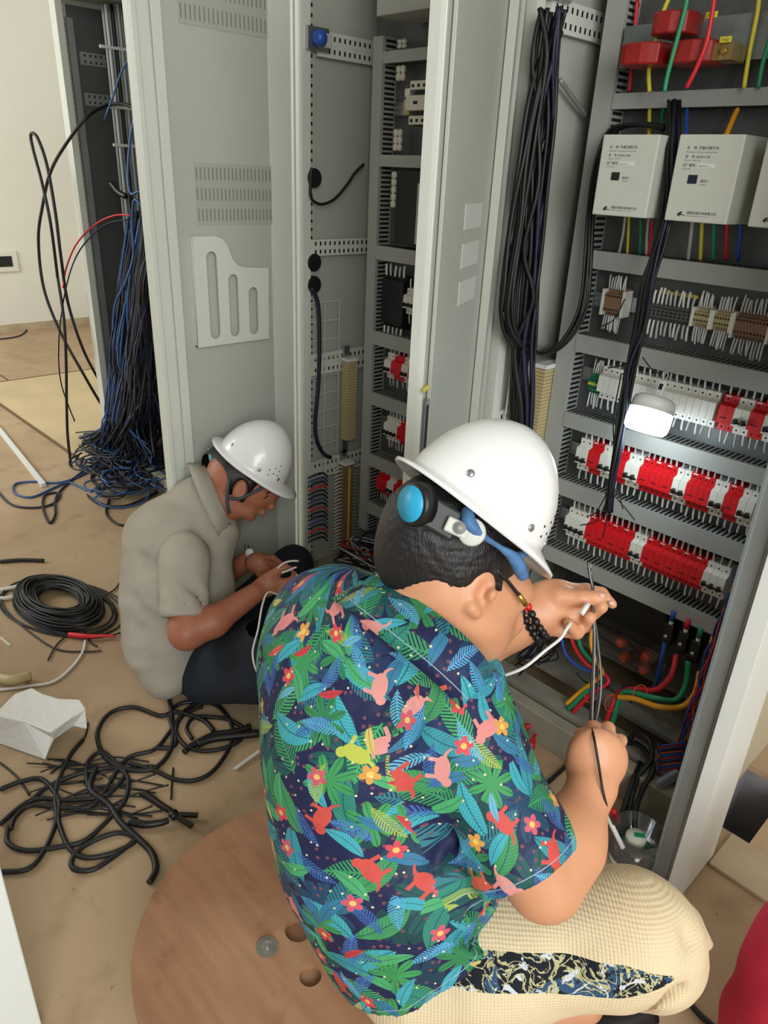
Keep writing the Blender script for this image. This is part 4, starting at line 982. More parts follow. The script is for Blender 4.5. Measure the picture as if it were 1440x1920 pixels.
    G.cap(D(925, 1075, .985), D(938, 1106, .99), .010, .004, .012)                           # sideburn
    G.ell(D(905, 1125, .96), (ea, cdir(.8, -.4, .2), side), (.040, .024, .03), .006, 'sub')
    G.cap(D(800, 1165, .97), D(950, 1150, .97), .045, .03, .01, 'sub'); G.ell(D(985, 1145, 1.08), (e1, side, up), (.07, .12, .05), .01, 'sub')
    G.noise(.0008, 700, 2)
    V, Q = G.mesh(); V = smooth(V, Q, 1, .3); mk('hair', V, Q, hairm, root)
    # ---- shirt
    S0 = Field(*bbox(D(470, 1050, 1.25), D(1040, 1700, .85), D(560, 1900, 1.3), D(1000, 1900, 1.2), pad=.07), .0052)
    S0.cap(D(632, 1172, 1.15), D(745, 1240, 1.10), .084, .085, .05)
    S0.cap(D(745, 1250, 1.09), D(862, 1385, 1.02), .088, .084, .05)
    S0.cap(D(720, 1185, 1.08), D(838, 1290, 1.045), .082, .085, .04)
    S0.cap(D(640, 1250, 1.17), D(700, 1400, 1.13), .135, .158, .07)
    S0.cap(D(700, 1400, 1.13), D(735, 1560, 1.14), .160, .168, .07)
    S0.cap(D(735, 1560, 1.14), D(800, 1700, 1.16), .168, .160, .06)
    S0.cap(D(780, 1690, 1.16), D(850, 1690, 1.15), .158, .13, .06)
    S0.cap(D(862, 1385, 1.02), D(975, 1600, .985), .080, .077, .035)                          # sleeve
    S0.cap(D(630, 1180, 1.16), D(650, 1320, 1.28), .075, .07, .05)                            # far sleeve
    # folds: over the lower back and towards the armpit
    X, Y, Z = S0.grid()
    def fold(p, q, w, amp, freq, dirv):
        p = np.array(p); q = np.array(q); dv = q-p; L2 = dv@dv; t = np.clip(((X-p[0])*dv[0]+(Y-p[1])*dv[1]+(Z-p[2])*dv[2])/L2, 0, 1)
        r2 = (X-p[0]-t*dv[0])**2+(Y-p[1]-t*dv[1])**2+(Z-p[2]-t*dv[2])**2
        S0.F += (amp*np.exp(-r2/(2*w*w))).astype(np.float32)
    for a in (((600, 1680, 1.03), (900, 1700, 1.0), .009, .016), ((610, 1745, 1.05), (890, 1790, 1.03), .010, .018), ((700, 1640, .99), (930, 1620, 1.0), .008, .009), ((560, 1560, 1.06), (700, 1600, .99), .010, .006), ((845, 1500, .97), (900, 1640, .99), .011, .022),
              ((720, 1330, .97), (900, 1460, .95), .009, .006), ((540, 1250, 1.08), (640, 1420, 1.0), .010, .005), ((850, 1560, .97), (760, 1700, .99), .009, .010), ((620, 1700, 1.0), (760, 1730, 1.0), .006, .008), ((650, 1790, 1.04), (820, 1850, 1.05), .008, .011), ((880, 1340, .96), (820, 1450, .96), .008, .006)):
        fold(D(*a[0]), D(*a[1]), a[2], a[3], 0, None)
    S0.noise(.0022, 26, 4, 2.0)
    # openings
    S0.cap(D(900, 1040, 1.02), D(800, 1122, 1.05), .082, .076, .006, 'sub')                   # neck
    S0.cap(D(850, 1180, 1.04), D(910, 1190, 1.02), .05, .05, .01, 'sub')
    sd = Vector(D(975, 1600, .985)-D(862, 1385, 1.02)).normalized(); cuff = D(988, 1632, .985)
    def nearp(c, r): return np.sqrt((X-c[0])**2+(Y-c[1])**2+(Z-c[2])**2) < r
    S0.F = np.where(nearp(cuff, .10) | nearp(D(800, 1150, 1.05), .13), np.maximum(S0.F, -(S0.F+.012)), S0.F).astype(np.float32)
    pr = (X-cuff[0])*sd[0]+(Y-cuff[1])*sd[1]+(Z-cuff[2])*sd[2]; ax_t = D(975, 1600, .985)
    near = np.sqrt((X-cuff[0])**2+(Y-cuff[1])**2+(Z-cuff[2])**2) < .14
    T0 = D(735, 1560, 1.14); tor = np.sqrt((X-T0[0])**2+(Y-T0[1])**2+(Z-T0[2])**2) < .19
    S0.F = np.where(near & ~tor, np.maximum(S0.F, pr), S0.F).astype(np.float32)
    # hem: slanted plane, low at the back and rising over the hip
    hp = D(720, 1890, 1.05); hn = Vector(D(720, 1890, 1.05)-D(700, 1600, 1.05)).normalized()
    q1, q2, q3 = Vector(D(640, 1850, 1.10)), Vector(D(765, 1880, 1.02)), Vector(D(965, 1700, 1.04))
    hn = (q2-q1).cross(q3-q1).normalized()
    if hn.dot(Vector(D(900, 1900, 1.2))-q1) < 0: hn = -hn
    S0.cut(q1, hn)
    V, Q = S0.mesh(); V = smooth(V, Q, 2, .5)
    lab_segs = [(D(690, 1200, 1.14), D(790, 1760, 1.17), .16, tuple(cdir(0, .2, -1))), (shR, D(985, 1640, .985), .08, tuple(cdir(1, 0, -.6)))]
    uv = wrap_uv(V, Q, lab_segs)
    hem1 = np.abs((V-np.array(q1))@np.array(hn)); cz = np.abs((V-cuff)@np.array(sd)); nearc = np.linalg.norm(V-cuff, axis=1) < .11
    hem = np.minimum(hem1, np.where(nearc, cz, 1))
    shirt = mk('shirt', V, Q, PRINT, root, {'hem': hem}, uv)
    # collar: stand and fall around the neck
    collar([(686, 1092, 1.07), (715, 1108, 1.01), (762, 1140, .975), (815, 1178, .955), (862, 1218, .95), (898, 1258, .965), (912, 1292, 1.0), (915, 1290, 1.08), (890, 1200, 1.18), (800, 1120, 1.2), (720, 1082, 1.15)], (-46, 44, .01), PRINT, root)
    # ---- trousers
    T = Field(*bbox(D(640, 1650, 1.35), D(1340, 1650, 1.0), D(700, 1950, 1.1), D(1340, 1950, 1.3), pad=.06), .006)
    T.cap(D(820, 1770, 1.20), D(900, 1780, 1.17), .150, .125, .05)
    T.cap(D(900, 1775, 1.16), D(1190, 1752, 1.10), .108, .088, .04)
    T.cap(D(1170, 1756, 1.11), D(1220, 1768, 1.12), .088, .080, .04)
    T.cap(D(1220, 1790, 1.15), D(1000, 1838, 1.27), .078, .050, .03)
    T.cap(D(860, 1740, 1.25), D(1120, 1720, 1.33), .10, .09, .04)
    T.cap(D(1280, 1740, 1.15), D(1332, 1772, 1.17), .030, .006, .03)
    X, Y, Z = T.grid()
    def foldT(p, q, w, amp):
        p = np.array(p); q = np.array(q); dv = q-p; L2 = dv@dv; t = np.clip(((X-p[0])*dv[0]+(Y-p[1])*dv[1]+(Z-p[2])*dv[2])/L2, 0, 1)
        T.F[...] += (amp*np.exp(-((X-p[0]-t*dv[0])**2+(Y-p[1]-t*dv[1])**2+(Z-p[2]-t*dv[2])**2)/(2*w*w))).astype(np.float32)
    for a in (((1010, 1700, 1.02), (1060, 1800, 1.03), .010, .010), ((1150, 1880, 1.14), (1250, 1840, 1.05), .009, .016), ((1090, 1790, 1.02), (1180, 1720, 1.0), .010, .006), ((1200, 1850, 1.06), (1270, 1760, 1.05), .010, .008), ((925, 1770, 1.03), (950, 1700, 1.03), .008, .010), ((980, 1850, 1.12), (1120, 1860, 1.14), .008, .010)):
        foldT(D(*a[0]), D(*a[1]), a[2]*1.6, a[3]*1.7)
    T.noise(.0012, 30, 8, 2)
    V, Q = T.mesh(); V = smooth(V, Q, 2, .5)
    # printed side insert: a band on the cloth, defined by two planes along the thigh
    th = Vector(D(1235, 1800, 1.03)-D(860, 1800, 1.03)); nb = th.cross(FW).normalized(); nb = -nb if nb.dot(UP) > 0 else nb
    mid = D(1030, 1835, 1.03); dd = (V-mid)@np.array(nb); al = (V-D(860, 1830, 1.03))@np.array(th.normalized())
    half = .026*np.clip((.31-al)/.08, 0.15, 1); band = half-np.abs(dd+.012*np.clip((al-.2)/.1, 0, 2)); band = np.minimum(band, .30-al)
    tm = mat('waffle_trousers', 'd9c7a4', .8, spec=.2); nt = tm.node_tree; B = nt.nodes['Principled BSDF']; tc = nt.nodes.new('ShaderNodeTexCoord')
    at = nt.nodes.new('ShaderNodeAttribute'); at.attribute_name = 'band'
    def noise_(s, d=3, dist=0):
        n = nt.nodes.new('ShaderNodeTexNoise'); n.inputs['Scale'].default_value = s; n.inputs['Detail'].default_value = d; n.inputs['Distortion'].default_value = dist; nt.links.new(tc.outputs['Object'], n.inputs['Vector']); return NX(nt, n.outputs['Fac'])
    def mixn(f, a, b):
        r = nt.nodes.new('ShaderNodeMix'); r.data_type = 'RGBA'; nt.links.new(f.v, r.inputs[0])
        for i, q in ((6, a), (7, b)):
            if isinstance(q, tuple): r.inputs[i].default_value = q
            else: nt.links.new(q, r.inputs[i])
        return r.outputs[2]
    dark_ = mixn(noise_(12, 4, 1.5) > .55, lin('1c2028'), lin('33506e')); dark_ = mixn((noise_(30, 5, 2)-.5).f('ABSOLUTE') < .03, dark_, lin('b9b48a')); dark_ = mixn(noise_(16, 6, 3) > .60, dark_, lin('c9cdd2'))
    base_ = mixn(noise_(5, 3) > .9, lin('dccaa6'), lin('dccaa6'))
    nt.links.new(mixn(NX(nt, at.outputs['Fac']) > 0.0, base_, dark_), B.inputs['Base Color'])
    g_ = []
    for nm in ('wu', 'wv'):
        a_ = nt.nodes.new('ShaderNodeAttribute'); a_.attribute_name = nm; g_.append(((NX(nt, a_.outputs['Fac'])+noise_(9, 3)*.006)*1250.0).f('SINE'))
    bp = nt.nodes.new('ShaderNodeBump'); bp.inputs['Strength'].default_value = .35; bp.inputs['Distance'].default_value = .0009; nt.links.new((g_[0]+g_[1]+noise_(9, 4, .6)*26.0).v, bp.inputs['Height']); nt.links.new(bp.outputs[0], B.inputs['Normal'])
    mk('trousers', V, Q, tm, root, {'band': band, 'wu': al, 'wv': dd})
    # foot under the knee, with dark sandal
    Fo = Field(*bbox(D(930, 1880, 1.4), D(1120, 1960, 1.25), pad=.08), .005)
    Fo.cap(D(1090, 1880, 1.33), D(1000, 1905, 1.34), .040, .040, .02); Fo.cap(D(1000, 1905, 1.34), D(960, 1950, 1.36), .040, .030, .02)
    V, Q = Fo.mesh(); mk('foot', V, Q, skin1, root)
    MB().use(M['black']).tube([pd(1040, 1950, 1.30), pd(1140, 1925, 1.32), pd(1215, 1890, 1.35)], .03, 12, 5).build('sandal', root)
    # ---- helmet
    f = cdir(.66, -.45, .60); u = cdir(.565, .825, -.02); C = pd(893, 955, 1.04)
    sh, f, u, s, P = helmet(root, C, f, u, .104, .128, .140, .138, da=-.25)
    # rear adjuster housing and knob
    k0 = pd(790, 955, .965); kn = (Vector(pd(775, 945, .93))-Vector(pd(792, 953, .975))).normalized(); kn = cdir(-.72, .02, -.60)
    MB().use(M['black']).lathe([(.029, -.012), (.029, .004), (.026, .008)], pd(779, 945, .925), kn, 24).build('adjuster_housing', sh)
    MB().use(mat('adjuster_cyan', '2aa5d2', .35)).lathe([(.0235, .006), (.0235, .0105), (0, .011)], pd(779, 945, .925), kn, 28).build('adjuster_knob', sh)
    MB().use(mat('band_charcoal', '1c1d20', .5)).obox(pd(820, 968, .925), cdir(.85, -.5, .1)*.032, cdir(.5, .85, .0)*.020, FW*.006).build('rear_band', sh, .004)
    pl = MB().use(mat('side_plate', 'b9b9b4', .4)); a_, b_ = cdir(.90, -.42, .1), cdir(.42, .90, 0)
    pl.obox(pd(868, 995, .915), a_*.024, b_*.010, FW*.0025).lathe([(.018, -.003), (.018, .002)], pd(885, 998, .915), -FW, 20).build('side_plate', sh, .003)
    MB().use(mat('side_plate_ring', '8f8f88', .4)).lathe([(.008, 0), (.008, .002), (.005, .002), (.005, .004), (0, .004)], pd(862, 990, .909), -FW, 16).build('side_button', sh)
    st = mat('blue_strap', '4a76a8', .6, mott=.35, mscale=60)
    MB().use(st).tube([pd(876, 955, .93), pd(880, 980, .915), pd(905, 1005, .92), pd(940, 1028, .935), pd(965, 1048, .95), pd(982, 1082, .965)], lambda t: .0065+.003*math.sin(t*9), 8, 5).build('chin_strap', sh)
    MB().use(st).tube([pd(965, 1045, .965), pd(985, 1035, .98), pd(992, 1020, 1.0)], .006, 8, 4).build('chin_strap', sh)
    # glasses temple
    g = MB().use(M['black']).tube([pd(925, 1062, .975), pd(945, 1082, .98), pd(972, 1115, 1.0)], .0028, 8, 4).build('glasses', root)
    MB().use(M['brass']).tube([pd(972, 1115, 1.0), pd(986, 1134, 1.01)], .004, 8, 2).build('gold_hinge', g)
    # beaded bracelet on the far wrist
    br = empty('x', (0, 0, 0), None, None); bpy.data.objects.remove(br)
    c = pd(994, 1152, 1.19); ax_ = (Vector(D(1008, 1148, 1.19))-Vector(D(960, 1172, 1.20))).normalized(); a_ = ax_.orthogonal().normalized(); b_ = ax_.cross(a_); first = None
    for row_ in (-.006, .007):
        for k in range(20):
            t = k*2*math.pi/20+row_*40; p = c+ax_*row_+(a_*math.cos(t)+b_*math.sin(t))*.0425
            rd = (p-pd(990, 1125, 1.155)).length < .016
            MB().use(M['red'] if rd else M['black']).ball(p, .0068, 6).build('red_bead' if rd else 'bead', root)
    return root
def man_back():
    root = empty('person', pz(330, 1330, 0), 'person in faded grey T-shirt and white hard hat, sitting on the floor', 'person')
    D = lambda x, y, d: A3(pd(x, y, d))
    f = cdir(.62, -.78, .10); up = cdir(.80, .60, 0); side = FW
    F = Field(*bbox(D(280, 860, 2.2), D(580, 900, 2.45), D(380, 1230, 1.95), D(580, 1150, 2.1), pad=.09), .0042)
    hc = D(452, 893, 2.24)
    F.ell(hc, (cdir(.86, -.5, 0), cdir(.5, .86, 0), FW), (.105, .088, .078), .02)
    F.ell(D(476, 922, 2.24), (cdir(.75, -.62, 0), cdir(.62, .75, 0), FW), (.062, .054, .056), .03)  # face
    F.cap(D(505, 922, 2.24), D(518, 912, 2.24), .034, .03, .02)                    # brow
    F.cap(D(500, 936, 2.24), D(509, 950, 2.24), .010, .012, .010)                  # nose
    F.cap(D(488, 955, 2.24), D(493, 963, 2.24), .013, .009, .006)                  # lips
    F.cap(D(468, 962, 2.24), D(470, 970, 2.24), .018, .013, .01)                   # chin
    F.cap(D(432, 950, 2.22), D(465, 958, 2.23), .030, .024, .02)                   # jaw
    F.cap(D(425, 905, 2.24), D(392, 948, 2.24), .062, .066, .03)                   # neck
    F.cap(D(428, 940, 2.24), D(408, 968, 2.24), .045, .05, .03)
    F.ell(D(449, 920, 2.165), (cdir(.3, .9, 0), cdir(.9, -.3, .2), FW), (.033, .020, .011), .006)
    F.ell(D(451, 918, 2.152), (cdir(.3, .9, 0), cdir(.9, -.3, .2), FW), (.019, .010, .009), .005, 'sub')
    shR, shL = D(345, 1045, 2.10), D(405, 1010, 2.42)
    F.cap(shR, shL, .055, .055, .04); F.cap(D(375, 1000, 2.28), D(330, 1150, 2.27), .06, .08, .05)
    elR = D(350, 1186, 2.05)
    F.cap(shR, elR, .050, .047, .03); F.cap(elR, D(400, 1165, 2.07), .048, .045, .02); F.cap(D(400, 1165, 2.07), D(478, 1112, 2.13), .043, .030, .02)
    F.ell(D(500, 1098, 2.15), (cdir(.9, .4, 0), cdir(-.4, .9, 0), FW), (.045, .034, .024), .015)
    for a, b, c, r in (((510, 1082, 2.15), (532, 1068, 2.16), (545, 1066, 2.16), .0105), ((520, 1092, 2.15), (548, 1088, 2.15), (552, 1076, 2.16), .0105), ((522, 1102, 2.15), (546, 1100, 2.15), (554, 1088, 2.15), .010), ((518, 1110, 2.15), (538, 1110, 2.15), (546, 1100, 2.15), .009), ((500, 1082, 2.14), (520, 1070, 2.15), (536, 1062, 2.155), .012)):
        F.cap(D(*a), D(*b), r+.001, r, .006); F.cap(D(*b), D(*c), r, r*.85, .004)
    F.cap(shL, D(412, 1085, 2.48), .05, .044, .03); F.cap(D(412, 1085, 2.48), D(462, 1052, 2.38), .042, .03, .03)
    F.ell(D(486, 1056, 2.34), (cdir(.95, -.1, 0), cdir(.1, .95, 0), FW), (.045, .036, .024), .015)
    for a, b, c, r in (((492, 1046, 2.33), (512, 1046, 2.31), (528, 1058, 2.29), .0105), ((500, 1056, 2.33), (516, 1060, 2.31), (528, 1066, 2.29), .0105), ((496, 1068, 2.33), (508, 1074, 2.31), (520, 1074, 2.29), .010), ((484, 1076, 2.32), (496, 1080, 2.31), (508, 1078, 2.29), .0095)):
        F.cap(D(*a), D(*b), r+.001, r, .006); F.cap(D(*b), D(*c), r, r*.85, .004)
    V, Q = F.mesh(); V = smooth(V, Q, 1, .4); mk('body', V, Q, skin2, root)
    # facial features
    MB().use(M['dark']).tube([pd(500, 927, 2.19), pd(506, 922, 2.19), pd(513, 918, 2.195)], .0022, 6, 3).build('eyebrow', root)
    MB().use(M['dark']).tube([pd(494, 935, 2.188), pd(500, 932, 2.19), pd(503, 930, 2.195)], .0016, 6, 3).build('eyelid', root)
    G = Field(*bbox(D(385, 840, 2.3), D(540, 960, 2.1), pad=.05), .004)
    G.ell(hc, (cdir(.86, -.5, 0), cdir(.5, .86, 0), FW), (.112, .095, .085), 0)
    G.cap(D(412, 872, 2.24), D(430, 888, 2.20), .056, .050, .03); G.cap(D(468, 905, 2.17), D(474, 920, 2.18), .014, .006, .015)
    G.ell(D(448, 926, 2.15), (cdir(.3, .9, 0), cdir(.9, -.3, .2), FW), (.044, .024, .04), .006, 'sub')
    G.cap(D(400, 950, 2.2), D(445, 948, 2.15), .038, .028, .01, 'sub'); G.ell(D(512, 945, 2.24), (f, up, side), (.085, .075, .12), .01, 'sub')
    V, Q = G.mesh(); V = smooth(V, Q, 1, .3); mk('hair', V, Q, hairm, root)
    # T-shirt
    T = Field(*bbox(D(210, 860, 2.2), D(470, 1320, 2.2), D(340, 1180, 1.95), D(420, 1000, 2.5), pad=.07), .0062)
    T.cap(D(362, 945, 2.25), D(322, 1010, 2.25), .075, .125, .06); T.cap(D(322, 1020, 2.25), D(325, 1110, 2.26), .135, .148, .06)
    T.cap(D(325, 1110, 2.26), D(308, 1200, 2.25), .146, .116, .06); T.cap(D(308, 1200, 2.25), D(312, 1262, 2.22), .116, .078, .05)
    T.cap(D(380, 1010, 2.28), D(385, 1120, 2.28), .085, .09, .05)
    T.cap(D(378, 940, 2.24), D(392, 1000, 2.24), .066, .09, .04)
    T.cap(shR, D(345, 1135, 2.07), .073, .068, .03); T.cap(D(400, 1000, 2.4), D(408, 1070, 2.46), .07, .068, .03)
    X, Y, Z = T.grid()
    def fold(a, b, w, amp):
        p = D(*a); q = D(*b); dv = q-p; L2 = dv@dv; t = np.clip(((X-p[0])*dv[0]+(Y-p[1])*dv[1]+(Z-p[2])*dv[2])/L2, 0, 1)
        T.F[...] += (amp*np.exp(-((X-p[0]-t*dv[0])**2+(Y-p[1]-t*dv[1])**2+(Z-p[2]-t*dv[2])**2)/(2*w*w))).astype(np.float32)
    for a in (((262, 1010, 2.17), (285, 1060, 2.12), .012, .012), ((285, 1035, 2.08), (300, 1150, 2.07), .010, .018), ((370, 960, 2.14), (395, 1080, 2.14), .011, .012), ((395, 990, 2.16), (425, 1090, 2.18), .010, .012), ((250, 1240, 2.12), (340, 1260, 2.1), .010, .010), ((245, 1120, 2.12), (300, 1180, 2.1), .010, .009), ((310, 1100, 2.0), (350, 1140, 2.0), .009, .007), ((350, 1090, 2.02), (385, 1130, 2.05), .009, .010), ((260, 1180, 2.12), (340, 1230, 2.08), .010, .008)):
        fold(a[0], a[1], a[2]*1.35, a[3]*1.35)
    T.noise(.0028, 24, 3, 2.2)
    T.cap(D(455, 890, 2.24), D(412, 925, 2.24), .078, .068, .006, 'sub')
    sd = Vector(D(345, 1135, 2.07)-shR).normalized(); cu = D(347, 1158, 2.06)
    pr = (X-cu[0])*sd[0]+(Y-cu[1])*sd[1]+(Z-cu[2])*sd[2]; near = np.sqrt((X-cu[0])**2+(Y-cu[1])**2+(Z-cu[2])**2) < .10
    Tc = D(322, 1180, 2.27); tor = np.sqrt((X-Tc[0])**2+(Y-Tc[1])**2+(Z-Tc[2])**2) < .165
    cav = (np.sqrt((X-cu[0])**2+(Y-cu[1])**2+(Z-cu[2])**2) < .075) & ~tor
    T.F = np.where(cav, np.maximum(T.F, -(T.F+.014)), T.F)
    T.F = np.where(near & ~tor, np.maximum(T.F, pr), T.F).astype(np.float32)
    cl = D(410, 1068, 2.46); sl = Vector(D(408, 1070, 2.46)-D(400, 1000, 2.4)).normalized(); nl = np.sqrt((X-cl[0])**2+(Y-cl[1])**2+(Z-cl[2])**2) < .085
    T.F = np.where(nl, np.maximum(T.F, (X-cl[0])*sl[0]+(Y-cl[1])*sl[1]+(Z-cl[2])*sl[2]), T.F).astype(np.float32)
    V, Q = T.mesh(); V = smooth(V, Q, 2, .5)
    tsm = mat('faded_tshirt', 'aaa396', .85, spec=.15, mott=.10, mscale=9, bump=.45, bscale=8, bdist=.02)
    mk('t_shirt', V, Q, tsm, root)
    collar([(376, 873, 2.27), (384, 890, 2.19), (398, 925, 2.155), (413, 960, 2.15), (426, 985, 2.19), (430, 985, 2.26), (420, 950, 2.33), (396, 900, 2.345), (380, 875, 2.32)], (-17, 12, .01), tsm, root)
    # jeans
    J = Field(*bbox(D(270, 1260, 2.3), D(300, 1330, 2.1), D(430, 1340, 1.95), D(290, 1100, 2.6), D(620, 1330, 1.95), D(560, 1000, 2.8), pad=.1), .008)
    J.cap(D(325, 1240, 2.29), D(350, 1250, 2.32), .10, .10, .05)
    J.cap(D(392, 1255, 2.24), D(540, 1190, 2.12), .085, .080, .04); J.cap(D(540, 1190, 2.12), D(470, 1275, 2.06), .070, .055, .03)
    J.cap(D(370, 1240, 2.36), D(550, 1058, 2.66), .09, .066, .04); J.cap(D(550, 1058, 2.66), D(560, 1180, 2.62), .066, .05, .03)
    J.cap(D(385, 1282, 2.22), D(500, 1262, 2.08), .060, .085, .04); J.cap(D(425, 1235, 2.18), D(500, 1215, 2.08), .08, .09, .04)
    J.noise(.002, 22, 6, 2)
    V, Q = J.mesh(); V = smooth(V, Q, 2, .5); V[:, 2] = np.maximum(V[:, 2], .012); mk('jeans', V, Q, mat('dark_jeans', '17202b', .85, mott=.25, mscale=6, bump=.1), root)
    for a, b in (((510, 1278, 2.04), (560, 1290, 2.02)), ((562, 1185, 2.62), (600, 1195, 2.55))):
        MB().use(M['black']).tube([pd(*a), pd(*b)], .038, 12, 4).build('shoe', root)
    sh, f2, u2, s2, P = helmet(root, pd(478, 868, 2.24), cdir(.82, -.56, .08), cdir(.56, .80, -.22), .106, .128, .140, .142)
    MB().use(mat('adjuster_teal', '7fc4c8', .4)).lathe([(.020, -.004), (.020, .006), (0, .007)], pd(395, 853, 2.23), cdir(-.9, -.1, -.2), 20).build('adjuster_knob', sh)
    sm_ = mat('dark_strap', '3a4248', .6)
    MB().use(sm_).tube([pd(432, 892, 2.155), pd(427, 915, 2.150), pd(426, 945, 2.155), pd(430, 962, 2.17)], .005, 6, 5).build('chin_strap', sh)
    MB().use(sm_).tube([pd(497, 912, 2.168), pd(470, 926, 2.155), pd(450, 935, 2.145), pd(430, 934, 2.148)], .005, 6, 5).build('chin_strap', sh)
    wa = MB().use(M['steel']).tube([pd(470, 1040, 2.40)+(cdir(.7, .7, 0)*math.cos(k*.628)+cdir(.0, 0, 1)*math.sin(k*.628))*.0 + (cdir(-.45, .89, 0)*math.cos(k*.628)+FW*math.sin(k*.628))*.034 for k in range(10)], .006, 8, 4, closed=True).build('wrist_watch', root)
    MB().use(M['wirew']).lathe([(.014, 0), (.014, .006), (0, .007)], pd(468, 1036, 2.358), -FW, 16).build('watch_face', wa)
    return root
PRINT = print_material()
man_front(); man_back()
# ---------------------------------------------------------------- cable bundles inside the cabinets
rg = random.Random(11)
def bundle(name, label, paths, n, r, mats, spread, cat='cable bundle', part='cable', sm=5, taper=None):
    """several strands following a centre line of points; each strand a part"""
    c0 = Vector(paths[0]); t = empty(name, c0, label, cat); t['_'] = 0; del t['_']
    for i in range(n):
        a = rg.uniform(0, 6.28); q = rg.uniform(.3, 1)*spread; pts = []
        for k, p in enumerate(paths):
            a2 = a+rg.uniform(-.7, .7)*1.2; s_ = q*(taper[k] if taper else 1); pts.append(Vector(p)+RT*math.cos(a2)*s_+UP*math.sin(a2)*s_*.3+FW*math.sin(a2)*s_)
        MB().use(M[mats[i % len(mats)]]).tube(pts, r*rg.uniform(.8, 1.15), 6, sm).build(part, t)
    return t
XL = -1.085
bundle('cable_bundle', 'thick bundle of black cables hanging down the left wall of the right cabinet', [px(1033, 20, XL), px(1022, 110, XL), px(1014, 230, XL), px(1003, 350, XL), px(992, 470, XL), px(985, 560, XL), px(982, 650, XL), px(978, 760, XL), px(975, 860, XL)], 18, .0050, ['blackc', 'blackc', 'blackc', 'blackc', 'navyc'], .030)
bundle('cable_bundle', 'thinner black cable bundle left of the thick one, behind the bright door post', [px(1040, 60, XL), px(1005, 180, XL), px(985, 300, XL), px(968, 420, XL), px(952, 540, XL), px(950, 600, XL), px(968, 645, XL), px(1000, 662, XL)], 8, .0048, ['blackc'], .018)
bundle('cable_loop', 'black cables looping from the left wall up behind the leftmost white module', [px(978, 640, XL), py(1005, 662, 1.62), py(1040, 655, 1.62), py(1075, 618, 1.63), py(1096, 565, 1.64), py(1104, 480, 1.65), py(1109, 400, 1.66), py(1120, 310, 1.68), py(1150, 245, 1.69), py(1200, 232, 1.67), py(1250, 240, 1.64)], 9, .0048, ['blackc', 'blackc', 'navyc'], .012)
cb = bundle('cable_bundle', 'black cable bundle hanging in front of the breakers beside the work lamp', [py(1262, 190, 1.66), py(1262, 260, 1.60), py(1253, 380, 1.58), py(1236, 460, 1.57), py(1213, 530, 1.56), py(1203, 610, 1.57), py(1183, 690, 1.57), py(1168, 770, 1.575), py(1160, 840, 1.58), py(1148, 900, 1.585), py(1140, 960, 1.59)], 11, .0038, ['blackc', 'blackc', 'dark', 'navyc'], .012, taper=[1.2, 1.2, 1.2, 1.1, 1.2, 1.3, 1.1, 1, .9, .6, .8])
for a in ([(1140, 930), (1120, 975), (1088, 985)], [(1142, 935), (1135, 985), (1130, 1008)], [(1148, 925), (1170, 950), (1190, 975)], [(1150, 915), (1160, 925), (1168, 955)], [(1140, 920), (1118, 960), (1100, 968)], [(1195, 640), (1175, 680), (1140, 690)], [(1172, 560), (1150, 600), (1118, 615)], [(1205, 670), (1220, 690), (1235, 700)], [(1165, 700), (1150, 790), (1155, 860)]):
    MB().use(M['blackc']).tube([py(x, y, 1.58) for x, y in a], .0016, 5, 5).build('loose_end', cb)
bundle('corrugated_hose', 'grey hose crossing the left wall behind the black bundle', [px(1050, 150, -1.13), px(1075, 185, -1.13), px(1100, 218, -1.13)], 1, .006, ['cabd'], 0, 'hose', 'hose_body')
tag(MB().use(M['blackc']).tube([px(x, y, -1.935) for x, y in ((584, 315), (582, 345), (584, 372), (602, 383), (626, 374), (648, 350), (665, 325), (682, 308))], .0045, 8).build('braided_cord'), 'black twisted cord sagging across the middle cabinet wall', 'cord')
tag(MB().use(M['navyc']).tube([px(x, y, -1.925) for x, y in ((584, 540), (596, 570), (599, 640), (597, 720), (591, 790), (594, 825), (606, 850), (620, 858))], .007, 8).build('conduit_cable'), 'dark blue sheathed cable running down over the wire mesh panel', 'cable')
fan = empty('cable_fan', (-1.94, 1.55, .3), 'stack of dark blue and brown wires curving into the lower terminal strip', 'wire bundle')
for i in range(16):
    y = 893+i*8; c = ['navyc', 'lblue', 'navyc', 'redc', 'navyc'][i % 5]
    MB().use(M[c]).tube([px(577, y+4, -1.93), px(592, y-3, -1.92), px(606, y-6, -1.915), px(614, y+1, -1.92)], .0036, 6, 4).build('wire', fan)
tangle = tag(MB(), '', '') if 0 else MB()
for i in range(46):
    p = [Vector((rg.uniform(-1.9, -1.25), rg.uniform(1.58, 1.85), rg.uniform(.11, .22))) for _ in range(5)]
    tangle.use(M[rg.choice(['blackc', 'blackc', 'navyc', 'redc', 'wirew', 'lblue', 'blackc'])]).tube(p, rg.uniform(.002, .004), 5, 5)
tag(tangle.build('wire_tangle'), 'tangle of dark wires on the floor of the middle cabinet', 'wires', kind='stuff')
tg = MB()
for i in range(26):
    a = Vector((rg.uniform(-1.12, -.95), rg.uniform(1.56, 1.7), rg.uniform(.11, .18))); p = [a, a+Vector((.05, rg.uniform(-.04, .05), rg.uniform(.02, .1))), a+Vector((rg.uniform(.02, .12), rg.uniform(-.05, .1), rg.uniform(.1, .3)))]
    tg.use(M[rg.choice(['blackc', 'blackc', 'navyc', 'blackc'])]).tube(p, rg.uniform(.002, .004), 5, 5)
tag(tg.build('wire_tangle'), 'tangle of black wires in the left corner at the bottom of the right cabinet', 'wires', kind='stuff')
